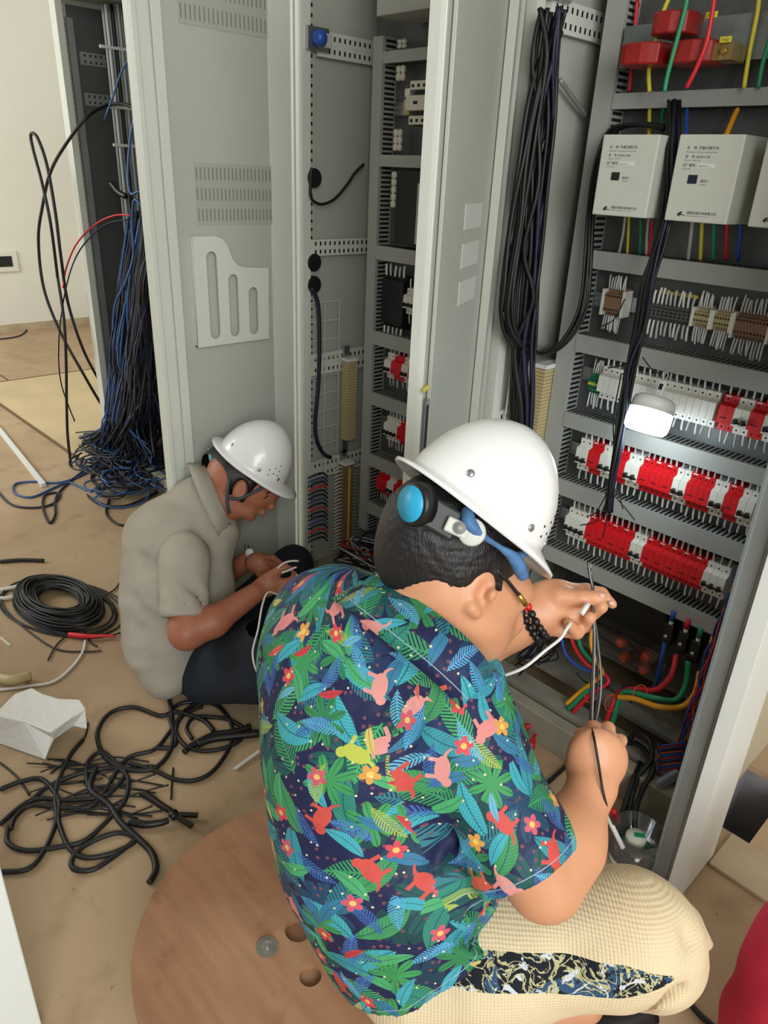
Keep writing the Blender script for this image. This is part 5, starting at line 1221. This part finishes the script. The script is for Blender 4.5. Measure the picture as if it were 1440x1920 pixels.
for i, a in enumerate(([(1175, 1400, 1.6), (1190, 1375, 1.58), (1215, 1385, 1.57), (1222, 1420, 1.55), (1195, 1460, 1.5), (1180, 1520, 1.42), (1172, 1600, 1.36)], [(1190, 1390, 1.62), (1205, 1415, 1.6), (1190, 1455, 1.5), (1165, 1530, 1.4), (1140, 1610, 1.34)], [(1130, 1380, 1.64), (1160, 1392, 1.6), (1200, 1398, 1.58), (1225, 1440, 1.54), (1205, 1480, 1.48), (1190, 1530, 1.4), (1196, 1590, 1.36)])):
    tag(MB().use(M['blackc']).tube([py(x, y, Y) for x, y, Y in a], .007, 8).build('black_cable'), ('black cable dropping over the cabinet base behind the bottle', 'black cable dropping over the cabinet base, leftmost beside the raised fist', 'black cable looping inside the right cabinet bottom before dropping')[i], 'cable')
for i in range(4):
    a = [(1080+i*30, 1262+i*8), (1100+i*22, 1280+i*6), (1125+i*20, 1276+i*14)]
    MB().use(M['blackc']).tube([py(x, y, 1.62) for x, y in a], .003, 5, 5).build('loose_wire', cb)
# plastic-wrapped sleeve near the base
tag(MB().use(mat('plastic_film', 'b7b5c4', .2, trans=.3)).obox(py(1252, 1462, 1.535), cdir(.8, .35, .2)*.035, cdir(-.3, .8, -.4)*.018, FW*.012).build('plastic_sachet', bevel=.008), 'crumpled translucent plastic bag at the foot of the corner post', 'plastic bag')

# ---------------------------------------------------------------- network cabinet
dk = mat('interior_shade', '4a4d4b', .6)
MB().use(dk).box((-3.706, 1.56, .1), (-3.700, 2.16, 2.1)).box((-3.70, 2.155, .1), (-2.87, 2.163, 2.1)).build('interior_shade_sheet', CN)  # dark sheets added inside, the cabinet's interior shade put into their colour
for y in (1.55, 2.0):
    mb = MB(); perf(mb, (-3.692, y, .15), Z3, -Y3 if 0 else Y3, 1.9, .03, .01, 1, .025, .005, .004, M['cabd'], M['dark']); mb.build('side_rail', CN)
for z in (1.72, 1.88): 
    mb = MB(); perf(mb, (-3.698, 1.6, z), Y3, Z3, .5, .05, .01, 2, .025, .004, .005, M['cabd'], M['dark']); mb.build('side_rail', CN)
cm = empty('cable_manager', (-3.2, 1.95, 1.0), 'vertical column of grey ribbon wiring with pale ties in the leftmost cabinet', 'cable manager')
for i in range(9):
    pts = [px(x+i*5.5, y, -3.58+.008*(i%2)) for x, y in ((192, 8), (203, 110), (212, 200), (222, 300), (232, 400), (242, 500))]
    MB().use(M[['cabd', 'clear', 'cabd', 'black'][i % 4]]).tube(pts, .0075, 6, 4).build('wire_strip', cm)
for x, y in ((226, 202), (236, 273), (212, 90)):
    MB().use(M['wirew']).obox(px(x, y, -3.57), X3*.006, Y3*.06, Z3*.006).build('tie', cm)
nb = MB()
for i in range(420):
    a = rg.random(); x0, y0 = 240+a*48, rg.uniform(395, 470); yy = -3.52+a*.35+rg.uniform(-.04, .04)
    p = [px(x0, y0, yy), px(x0-10+rg.uniform(-14, 20), 560, yy), px(x0-8+rg.uniform(-28, 30), 680, yy), px(x0-5+rg.uniform(-45, 34), 790, yy)]
    q = py(x0-25+rg.uniform(-70, 40), 850+rg.uniform(-20, 25), 1.46+rg.uniform(-.02, .1)); q.z = max(q.z, .02); p.append(q)
    nb.use(M[rg.choice(['navyc', 'dark', 'blackc', 'navyc', 'dark', 'navyc', 'dark', 'blackc', 'lblue'] if a > .08 else ['lblue', 'navyc'])]).tube(p, rg.uniform(.004, .006), 4, 4, cap=False)  # many strands near-black: darkness inside the cabinet painted into the cable colour
tag(nb.build('network_cable_mass'), 'dense curtain of dark blue and black network cables spilling from the leftmost cabinet', 'cables', kind='stuff')
nb = MB(); Cn = pz(235, 890, .04)
for i in range(75):
    c = Cn+Vector((rg.uniform(-.28, .30), rg.uniform(-.16, .12), rg.uniform(0, .09))); R1, R2 = rg.uniform(.06, .2), rg.uniform(.05, .13); ph = rg.uniform(0, 6.28); a0 = rg.uniform(0, 3)
    p = [c+Vector((R1*math.cos(ph+k*.75), R2*math.sin(ph+k*.75), .012*math.sin(k+a0))) for k in range(rg.randint(4, 9))]
    for v in p: v.z = max(v.z, .008)
    nb.use(M[rg.choice(['lblue', 'navyc', 'blackc', 'blackc', 'lblue', 'navyc'])]).tube(p, rg.uniform(.0035, .0055), 5, 4)
tag(nb.build('coiled_cable_heap'), 'heap of coiled blue and black cables on the floor before the leftmost cabinet', 'cables', kind='stuff')
def strand(name, pts, r, m, label, cat='cable', n=8, group=None, sm=7):
    P = []
    for p in pts:
        if len(p) == 2: P.append(pz(p[0], p[1], r+.001))
        elif p[2] < -2: P.append(px(*p))
        elif p[2] < 0: P.append(pz(p[0], p[1], -p[2]))
        else: P.append(py(*p))
    return tag(MB().use(M[m]).tube(P, r, n, sm).build(name), label, cat, group)
strand('black_cable', [(262, 208, -3.3), (235, 196, -3.4), (205, 197, -3.55), (165, 218, 1.5), (125, 268, 1.42), (95, 322, 1.40), (80, 385, 1.40), (72, 450, 1.40), (82, 540, 1.40), (112, 620, 1.42), (150, 690, 1.45), (195, 765, 1.55), (230, 800, 1.65)], .0075, 'blackc', 'black cable arching out of the leftmost cabinet, highest arch of the hanging cables')
strand('black_cable', [(108, 520, 1.40), (95, 420, 1.38), (78, 340, 1.38), (62, 280, 1.38), (58, 252, 1.38), (70, 258, 1.39), (88, 310, 1.40), (104, 400, 1.40), (114, 480, 1.40), (128, 570, 1.42), (158, 660, 1.46), (200, 740, 1.6), (220, 790, 1.7)], .0075, 'blackc', 'black cable with a tight hairpin bend at the top, left of the leftmost cabinet')
strand('black_cable', [(108, 520, 1.40), (120, 600, 1.38), (124, 680, 1.36), (125, 760, 1.34), (128, 830, 1.32), (140, 895, 1.30), (175, 938), (230, 950), (290, 925), (335, 890)], .0075, 'blackc', 'black cable hanging to the floor and sweeping right behind the seated person')
strand('red_cable', [(245, 404, -3.4), (215, 404, -3.5), (180, 420, -3.6), (145, 455, 1.45), (125, 500, 1.42), (118, 540, 1.40)], .0042, 'redc', 'thin red wire leaving the leftmost cabinet beside the black cables')
strand('thin_cable', [(240, 412, -3.4), (200, 420, -3.55), (160, 455, 1.5), (135, 500, 1.42), (118, 570, 1.40), (110, 650, 1.38), (115, 720, 1.38), (140, 790, 1.42)], .0035, 'navyc', 'thin dark wire hanging beside the red one')
strand('blue_cable', [(262, 185, -3.3), (246, 250, -3.33), (240, 320, -3.33), (245, 362, -3.3), (262, 360, -3.25), (280, 378, -3.22), (272, 391, -3.22), (252, 375, -3.27), (248, 420, -3.3), (250, 480, -3.3), (235, 530, -3.33), (216, 570, -3.4), (212, 620, -3.42)], .006, 'lblue', 'bright blue cable with a small loop inside the leftmost cabinet')
strand('blue_cable', [(252, 100, -3.3), (230, 130, -3.35), (212, 180, -3.4), (196, 225, -3.45)], .0045, 'lblue', 'thin blue cable high in the leftmost cabinet')
strand('connector_plug', [(208, 343, -3.55), (222, 360, -3.5), (236, 368, -3.45)], .013, 'black', 'black plug on the wall of the leftmost cabinet', 'plug')
strand('blue_cable', [(190, 868), (150, 892), (110, 905), (60, 903), (28, 908), (28, 925), (60, 932), (100, 915), (130, 905), (170, 920), (210, 905), (240, 885)], .0055, 'lblue', 'blue cable forming a long flat loop on the floor at the far left')
strand('blue_cable', [(-10, 915), (20, 945), (60, 952), (98, 945), (112, 925), (85, 928), (80, 950), (92, 980), (103, 965), (106, 930), (140, 895), (180, 870)], .0055, 'navyc', 'dark blue cable with a small upright loop on the floor at the far left')
strand('black_cable', [(205, 935), (200, 965), (230, 985), (275, 975), (300, 965)], .0055, 'blackc', 'black cable curling on the floor behind the seated person')
strand('thin_cable', [(0, 636), (40, 628), (56, 605), (52, 580), (40, 568)], .006, 'navyc', 'dark cord bending along the foot of the far wall')
tag(MB().use(M['wirew']).obox((pz(-10, 795, .012)+pz(82, 910, .012))/2, (pz(82, 910, .012)-pz(-10, 795, .012))/2, (pz(82, 910, .012)-pz(-10, 795, .012)).cross(Z3).normalized()*.012, Z3*.011).build('plastic_trunking', bevel=.002), 'white plastic trunking length lying on the floor at the far left', 'trunking')

# ---------------------------------------------------------------- things on the floor
strand('cable_offcut', [(0, 1053), (40, 1050), (82, 1051)], .008, 'blackc', 'short straight black cable offcut at the left edge of the floor')
# coil
cc = pz(112, 1137); cx, cy = cc.x, cc.y; co = empty('cable_coil', (cx, cy, 0), 'big round coil of black cable lying on the floor at the left', 'cable coil')
e_a = (pz(205, 1150)-pz(22, 1130))/2; e_b = (pz(118, 1190)-pz(108, 1090))/2
def ring(a, b, z, ph, wob):
    return [Vector((cx, cy, 0))+e_a*(math.cos(t+ph)*a)+e_b*(math.sin(t+ph)*b)+Vector((0, 0, z+wob*math.sin(3*t+ph))) for t in [k*2*math.pi/14 for k in range(14)]]
for i in range(58):
    a = rg.uniform(.40, .92); MB().use(M['blackc']).tube(ring(a, a*rg.uniform(.92, 1.06), .008+rg.uniform(0, .055)*(1-abs(a-.66)*2), rg.uniform(0, 6), .004), .0042, 6, 3, closed=True).build('turn', co)
for i in range(7):
    a = rg.uniform(1.0, 1.25); o = Vector((rg.uniform(-.02, .05), rg.uniform(-.02, .03), 0)); MB().use(M['blackc']).tube([p+o for p in ring(a, a*rg.uniform(.8, 1.0), .006, rg.uniform(0, 6), .002)], .0032, 5, 4, closed=True).build('turn', co)
for a in ([(150, 1175), (110, 1205), (90, 1238)], [(30, 1165), (100, 1215), (160, 1222), (190, 1220)], [(190, 1120), (215, 1105), (225, 1090)], [(160, 1185), (170, 1205), (182, 1212)]):
    MB().use(M['blackc']).tube([pz(x, y, .005) for x, y in a], .003, 5, 5).build('loose_end', co)
tag(MB().use(M['redc']).tube([pz(130, 1190, .012), pz(165, 1193, .02), pz(190, 1192, .016), pz(215, 1193, .012)], lambda t: .010*(1-t*.6), 7, 5).build('red_pliers'), 'red plastic handle lying at the front of the big black coil', 'tool')
tag(MB().use(M['redc']).tube([pz(232, 1172, .01), pz(236, 1185, .01), pz(232, 1198, .01)], .010, 7, 4).build('red_scrap'), 'small red scrap beside the grey T-shirt', 'scrap')
strand('white_cable', [(-5, 1294), (50, 1287), (100, 1278), (135, 1250), (155, 1222), (160, 1200)], .0045, 'wirew', 'cream cord curving on the floor between coil and foam block')
tag(MB().use(M['offw']).tube([pz(0, 1106, .01), pz(40, 1100, .014), pz(70, 1108, .01), pz(20, 1120, .01), pz(0, 1122, .01)], .008, 6, 5).build('pale_sleeve'), 'pale flat sleeve scrap left of the big coil', 'scrap')
tag(MB().use(M['beige']).tube([pz(-5, 1270, .02), pz(25, 1275, .028), pz(55, 1268, .015)], .016, 6, 5).build('paper_scrap'), 'crumpled beige scrap above the foam block at the left edge', 'paper')
tag(MB().use(M['offw']).obox((pz(0, 1195, .004)+pz(18, 1210, .004))/2, (pz(0, 1195, .004)-pz(18, 1210, .004))/2, Z3*.003, Vector((.004, .004, 0))).build('wood_sliver'), 'small pale sliver on the floor at the left edge', 'scrap')
tag(MB().use(M['wirew']).obox((pz(440, 1442, .006)+pz(487, 1408, .006))/2, (pz(487, 1408, .006)-pz(440, 1442, .006))/2, Z3*.003, Vector((.004, .004, 0))).build('white_stick'), 'thin pale stick on the floor between cable pile and printed shirt', 'stick')
# foam block: broken slab with a raised back flange
fm = mat('foam', 'e6e6e2', .85, bump=.5, bscale=40, bdist=.008)
top = [(-12, 1340), (28, 1300), (60, 1289), (80, 1300), (110, 1309), (150, 1311), (161, 1328), (135, 1345), (95, 1374), (45, 1352)]
low = [(-30, 1385, 0), (28, 1340, 0), (60, 1330, 0), (80, 1340, 0), (110, 1345, .03), (150, 1345, .03), (164, 1368, .035), (138, 1362, .05), (100, 1388, .045), (85, 1426, .004)]
mb = MB().use(fm); v = [pz(x, y, .105) for x, y in top]+[pz(x, y, z) for x, y, z in low]; n = len(top)
mb.faces(v, [tuple(range(n)), tuple(range(2*n-1, n-1, -1))]+[(i, n+i, n+(i+1) % n, (i+1) % n) for i in range(n)])
tag(mb.build('foam_block', bevel=.004), 'broken white foam packing block at the left edge', 'foam block')
# cable pile: several long stiff cables, traced
pile = [
 ([(400, 1190, -.24), (360, 1215, -.16), (330, 1250, -.09), (316, 1290, -.03), (322, 1340), (322, 1400), (290, 1440), (235, 1442), (196, 1418), (183, 1375), (205, 1338), (250, 1326), (300, 1342), (330, 1335), (380, 1350), (400, 1370)], .0068, 'black cable rising from the floor loop to the lap of the person in grey'),
 ([(0, 1480), (40, 1465), (80, 1462), (110, 1500), (110, 1540), (130, 1590), (160, 1608), (210, 1600), (250, 1580), (250, 1568), (215, 1562), (160, 1585), (135, 1612), (140, 1630), (175, 1630), (215, 1605), (250, 1578)], .0062, 'black cable crossing the left pile and ending in a low double loop'),
 ([(180, 1440), (170, 1480), (205, 1510), (225, 1540), (245, 1560), (262, 1575), (285, 1600), (292, 1630), (280, 1655)], .0082, 'stiff black cable with its thick free end pointing towards the camera'),
 ([(0, 1545), (60, 1500), (130, 1500), (200, 1490), (235, 1450), (215, 1428), (190, 1410), (165, 1430), (165, 1470), (190, 1500)], .0062, 'black cable looping round the middle of the left pile'),
 ([(15, 1550), (15, 1580), (50, 1595), (110, 1588), (160, 1575), (210, 1530), (235, 1500), (240, 1460), (215, 1440), (150, 1450), (90, 1475), (60, 1500)], .0062, 'black cable sweeping round the front of the left pile'),
 ([(0, 1635), (50, 1630), (80, 1600), (105, 1540), (105, 1480), (130, 1420), (155, 1388)], .0062, 'black cable from the left edge up through the pile to the foam block'),
 ([(20, 1555), (30, 1530), (60, 1510), (120, 1515), (180, 1505), (235, 1425), (290, 1405), (320, 1370), (350, 1330), (390, 1310)], .006, 'black cable linking the left pile with the looped pile by the jeans'),
 ([(290, 1403), (330, 1395), (318, 1340), (345, 1318), (400, 1320), (430, 1350), (435, 1390), (405, 1440), (370, 1462), (330, 1462), (290, 1445), (240, 1430)], .0062, 'black cable forming the wide right loop of the pile'),
 ([(360, 1385), (350, 1365), (365, 1345), (400, 1345), (430, 1350), (460, 1370), (440, 1395), (390, 1408), (350, 1400), (330, 1370), (345, 1340), (380, 1325)], .006, 'black cable wound in the small coil beside the printed shirt'),
 ([(370, 1395), (400, 1385), (440, 1380), (485, 1375)], .011, 'thick taped black cable leading under the printed shirt'),
 ([(345, 1410), (360, 1398), (400, 1378), (440, 1372), (470, 1362)], .009, 'second thick taped cable lying along the first'),
]
for a, r, lb in pile: strand('black_cable', a, r, 'blackc', lb)
thin = MB()
fr = random.Random(23)
thinend = []
for i in range(34):
    x, y = fr.uniform(90, 260), fr.uniform(1425, 1530); a = fr.uniform(-.6, .4); L = fr.uniform(60, 130)
    thinend.append([(x-L*math.cos(a)*.5, y-L*math.sin(a)*.3), (x, y+fr.uniform(-8, 8)), (x+L*math.cos(a)*.6, y+L*math.sin(a)*.3+fr.uniform(-10, 14))])
for i, a in enumerate(thinend):
    thin.use(M['blackc']).tube([pz(x, y, .004+.002*(i % 4)) for x, y in a], .0022, 5, 6)
tag(thin.build('stripped_wire_ends'), 'frayed thin black wires scattered over the left cable pile', 'wires', kind='stuff')
for a, lb in (([(140, 1300), (150, 1310)], 0), ([(0, 1430), (30, 1455), (55, 1490)], 'thin black wire entering the pile from the left edge'), ([(165, 1355), (160, 1380), (145, 1400), (120, 1430), (95, 1450)], 'thin black wire beside the foam block'), ([(325, 1440), (322, 1470), (321, 1498)], 'thin wire end pointing at the pliers')):
    if lb: strand('thin_wire', a, .003, 'blackc', lb, 'wire')
# side-cutting pliers
pl = empty('pliers', pz(330, 1525), 'black-handled pliers lying open on the floor beside the cable pile', 'pliers')
J = pz(325, 1527, .014)
def pt(x, y, z=.014): return pz(x, y, z)
MB().use(M['black']).tube([pt(266, 1487), pt(285, 1498), pt(305, 1512), pt(320, 1520)], lambda t: .0105-.003*t, 8, 5).build('handle', pl)
MB().use(M['black']).tube([pt(243, 1540), pt(270, 1546), pt(300, 1543), pt(316, 1538)], lambda t: .0105-.003*t, 8, 5).build('handle', pl)
dst = mat('dark_steel', '3d3a38', .35, .9)
MB().use(dst).lathe([(.012, 0), (.012, .014), (0, .015)], (J.x, J.y, .006), (0, 0, 1), 16).build('pivot', pl)
for b in ((371, 1529), (360, 1549)):
    q = pt(*b); d = (q-J)/2; MB().use(dst).obox((q+J)/2, d, d.cross(Z3).normalized()*.0055, Z3*.004).build('jaw', pl)
MB().use(M['steel']).tube([pt(316, 1538), pt(322, 1532), pt(316, 1524)], .0018, 5, 5).build('spring', pl)

# cable drum stool
WD = mat('plywood', 'a98062', .5, mott=.12, mscale=3, col2='946a4e', bump=.06, bscale=30, spec=.4); nt = WD.node_tree
b_ = nt.nodes['Principled BSDF']; src = b_.inputs['Base Color'].links[0].from_socket; tc = nt.nodes.new('ShaderNodeTexCoord')
mp = nt.nodes.new('ShaderNodeMapping'); mp.inputs['Scale'].default_value = (3, 30, 3); mp.inputs['Rotation'].default_value = (0, 0, .75); nt.links.new(tc.outputs['Object'], mp.inputs[0])
n = nt.nodes.new('ShaderNodeTexNoise'); n.inputs['Scale'].default_value = 1.6; n.inputs['Detail'].default_value = 5; nt.links.new(mp.outputs[0], n.inputs['Vector'])
r = nt.nodes.new('ShaderNodeMix'); r.data_type = 'RGBA'; r.blend_type = 'MULTIPLY'; r.inputs[0].default_value = .35; nt.links.new(src, r.inputs[6]); 
cr = nt.nodes.new('ShaderNodeValToRGB'); cr.color_ramp.elements[0].position = .3; cr.color_ramp.elements[0].color = (.5, .42, .36, 1); cr.color_ramp.elements[1].position = .65; cr.color_ramp.elements[1].color = (1, 1, 1, 1); nt.links.new(n.outputs['Fac'], cr.inputs[0]); nt.links.new(cr.outputs[0], r.inputs[7])
n3 = nt.nodes.new('ShaderNodeTexNoise'); n3.inputs['Scale'].default_value = 9; n3.inputs['Detail'].default_value = 4; nt.links.new(tc.outputs['Object'], n3.inputs['Vector'])
m3 = nt.nodes.new('ShaderNodeMapRange'); m3.inputs[1].default_value = .62; m3.inputs[2].default_value = .74; m3.inputs[4].default_value = .55; nt.links.new(n3.outputs['Fac'], m3.inputs[0])
r3 = nt.nodes.new('ShaderNodeMix'); r3.data_type = 'RGBA'; nt.links.new(m3.outputs[0], r3.inputs[0]); nt.links.new(r.outputs[2], r3.inputs[6]); r3.inputs[7].default_value = lin('6e3f2c'); nt.links.new(r3.outputs[2], b_.inputs['Base Color'])
DC = Vector((-.725, .545, 0)); DR = .305; ZT = .2
dr_ = empty('cable_drum', DC, 'low round plywood cable drum with bolt and holes, used as a seat', 'cable drum')
def circ(c, r, n=64): return [(c[0]+r*math.cos(2*math.pi*k/n), c[1]+r*math.sin(2*math.pi*k/n)) for k in range(n)]
h1 = pz(560, 1742, ZT); h2 = pz(582, 1829, ZT)
for z in (ZT-.009, .009):
    plate2d([circ(DC, DR, 96)]+([circ(h1, .026, 24), circ(h2, .020, 24)] if z > .05 else []), Vector((0, 0, z)), X3, Y3, .018, 'flange', dr_, WD)
MB().use(WD).lathe([(.16, .018), (.16, ZT-.018)], DC, (0, 0, 1), 40).build('core', dr_)
bt = pz(501, 1776, ZT)
MB().use(mat('washer_grey', '87877c', .5, .5)).lathe([(.020, 0), (.020, .0025), (.0, .0025)], bt, (0, 0, 1), 24, sm=False).build('washer', dr_)
MB().use(M['steel']).lathe([(.011, .0025), (.011, .006), (.0065, .006), (.0065, .010), (.004, .010), (.004, .008), (0, .008)], bt, (0, 0, 1), 18, sm=False).build('bolt', dr_)

# bottle, red rag, cigarette-like sleeve, red bag, near white panel
bp_ = pz(1190, 1640, 0); bp_ = Vector((-.455, 1.345, 0)); 
bo = empty('water_bottle', bp_, 'clear plastic jug with round cream and green cap, standing at the cabinet base', 'bottle')
cl = mat('clear_plastic', 'd8d4cf', .08, trans=.9)
tc_ = py(1191, 1575, 1.345); ztop = tc_.z; bp2 = Vector((tc_.x, 1.345, 0))
MB().use(cl).lathe([(.055, .004), (.058, .02), (.057, .10), (.040, ztop-.05), (.022, ztop-.03), (.020, ztop-.012)], bp2, (0, 0, 1), 28).build('bottle_body', bo)
MB().use(M['grn']).lathe([(.030, ztop-.022), (.033, ztop-.016), (.030, ztop-.010)], bp2, (0, 0, 1), 24).tube([bp2+Vector((.03, -.01, ztop-.016)), bp2+Vector((.055, .0, ztop-.02)), bp2+Vector((.045, .03, ztop-.02)), bp2+Vector((0, .032, ztop-.016))], .003, 6, 4).build('green_collar', bo)
MB().use(mat('cap_cream', 'dde0cf', .4)).lathe([(.024, ztop-.012), (.025, ztop+.010), (.023, ztop+.015), (0, ztop+.016)], bp2, (0, 0, 1), 24).build('cap', bo)
MB().use(M['grn']).obox(bp2+Vector((.005, .006, ztop+.0165)), Vector((.010, .008, 0)), Vector((-.004, .005, 0)), Z3*.0006).build('cap_emblem', bo)
tag(MB().use(M['wirew']).cyl(pd(1168, 1590, 1.62), .0055, .085, cdir(-.42, .88, .1), 12).build('white_tube'), 'short white sleeve standing on end left of the bottle cap', 'tube')
tag(MB().use(M['redc']).ball(py(1148, 1533, 1.36), .022, 8, (1, .6, 1.3)).build('red_plug'), 'red plug just below the gripping fist', 'plug')
rr = Field((-1.05, 1.28, -.02), (-.72, 1.52, .16), .004)
for x, y in ((985, 1365), (972, 1385), (992, 1400), (965, 1408), (950, 1375), (1000, 1355), (975, 1400)): 
    p = pz(x, y, .02+rg.uniform(0, .05)); q = pz(x+rg.uniform(-18, 18), y-rg.uniform(5, 25), .05); rr.cap(tuple(p), tuple(q), .014, .007, .015)
rr.noise(.003, 90, 5, 3); V, Q = rr.mesh(); V[:, 2] = np.maximum(V[:, 2], .002)
tag(mk('red_rag', V, Q, mat('red_plastic_film', 'b5141f', .35), None), 'crumpled red plastic rag on the floor at the cabinet base', 'rag')
# pink-red chair back at the right edge
bg = Field((-.22, .95, -.02), (.35, 1.75, .75), .009)
R0 = pz(1560, 1870, .25); 
bg.ell(tuple(R0+Vector((0.02, 0, 0))), (X3, Y3, Z3), (.17, .17, .25), .02); bg.cap(tuple(R0+Vector((-.04, -.05, -.15))), tuple(R0+Vector((.1, -.1, -.1))), .10, .10, .06); bg.noise(.005, 14, 3, 2)
V, Q = bg.mesh(); V = smooth(V, Q, 2, .5); V[:, 2] = np.maximum(V[:, 2], .003)
bag = tag(mk('red_backpack', V, Q, mat('crimson_cloth', 'd62a4e', .8, bump=.2, bscale=300, mott=.1, mscale=8), None), 'crimson fabric bag at the lower right edge of the picture', 'bag')
strand('black_cable', [(1275, 1840), (1290, 1875), (1315, 1905), (1345, 1930)], .006, 'blackc', 'black cable on the floor at lower right, beside the red bag')
strand('black_cable', [(1080, 1420), (1030, 1465), (990, 1500), (950, 1535), (900, 1580)], .006, 'blackc', 'straight black cable on the floor between the person and the cabinet')
strand('thin_wire', [(1130, 1600), (1180, 1560), (1215, 1535), (1255, 1500)], .003, 'blackc', 'thin black wire crossing the floor in front of the corner post', 'wire')
strand('thin_wire', [(1205, 1590), (1240, 1560), (1262, 1530)], .003, 'blackc', 'thin black wire right of the bottle cap', 'wire')
# white cabinet leaf close by on the left
c0 = Vector((-1.0, .143, 0))
tag(MB().use(mat('white_leaf', 'e4e8e4', .4)).obox(c0+Vector((-.03, -.14, 1.0)), Vector((.03, 0, 0)), Vector((0, .14, 0)), Vector((0, 0, .99))).build('white_door_leaf', bevel=.003), 'white cabinet door edge cut off at the lower left corner', 'door')

# ---------------------------------------------------------------- what the hands hold
tag(MB().use(M['wirew']).tube([pd(1070, 1168, 1.13), pd(1062, 1180, 1.12), pd(1050, 1198, 1.12), pd(1022, 1220, 1.12), pd(985, 1250, 1.12), pd(950, 1265, 1.13), pd(920, 1272, 1.15), pd(908, 1275, 1.18), pd(925, 1300, 1.2), pd(932, 1330, 1.22), pd(930, 1365, 1.25)], .0026, 8, 5).build('white_cable'), 'white cord held in the raised left hand of the person in the print shirt', 'cord')
tag(MB().use(M['wirew']).tube([pd(1103, 1132, 1.13), pd(1090, 1152, 1.125)], .0042, 8, 2).build('white_sleeve'), 'short white sleeve pinched between thumb and curled fingers of the raised hand', 'sleeve')
ww = empty('wire_bunch', pd(1112, 1100, 1.16), 'bunch of thin black wires stretched between the two hands of the front person', 'wires')
for i in range(6):
    dx = rg.uniform(-5, 5); e = [pd(1105+dx*.6, 1052+rg.uniform(0, 14), 1.175), pd(1108+dx*.5, 1080, 1.175), pd(1112+dx*.3, 1108, 1.172), pd(1112+dx*.2, 1140, 1.15), pd(1118+dx, 1200, 1.14), pd(1120+dx*2.4, 1290, 1.13), pd(1112+dx, 1370, 1.135)]
    MB().use(M['blackc' if i % 4 else 'cabd']).tube(e, .0015, 5, 5).build('wire', ww)
tag(MB().use(M['blackc']).tube([pd(1110, 1366, 1.075), pd(1115, 1390, 1.05), pd(1122, 1430, 1.045), pd(1130, 1480, 1.03), pd(1140, 1520, 1.04), pd(1150, 1545, 1.1)], .0019, 6, 5).build('thin_wire'), 'thin black wire lying over the back of the gripping fist', 'wire')
tag(MB().use(M['wirew']).tube([pd(556, 1078, 2.13), pd(566, 1088, 2.1), pd(540, 1120, 2.0), pd(505, 1110, 1.95), pd(492, 1135, 1.9), pd(484, 1180, 1.85), pd(474, 1220, 1.8), pd(478, 1250, 1.75), pd(488, 1268, 1.6)], .0026, 7, 5).build('white_cable'), 'white cord hanging from the hands of the person in grey', 'cord')
for a, lb in (([(520, 1066), (532, 1056), (546, 1052), (560, 1052)], 'upper black wire with white ferrules held in the far hands'), ([(528, 1074), (540, 1070), (556, 1063)], 'lower white-tipped wire held in the far hands')):
    tag(MB().use(M['wirew']).tube([pd(x, y, 2.14) for x, y in a], .003, 6, 4).build('ferruled_wire'), lb, 'wire')
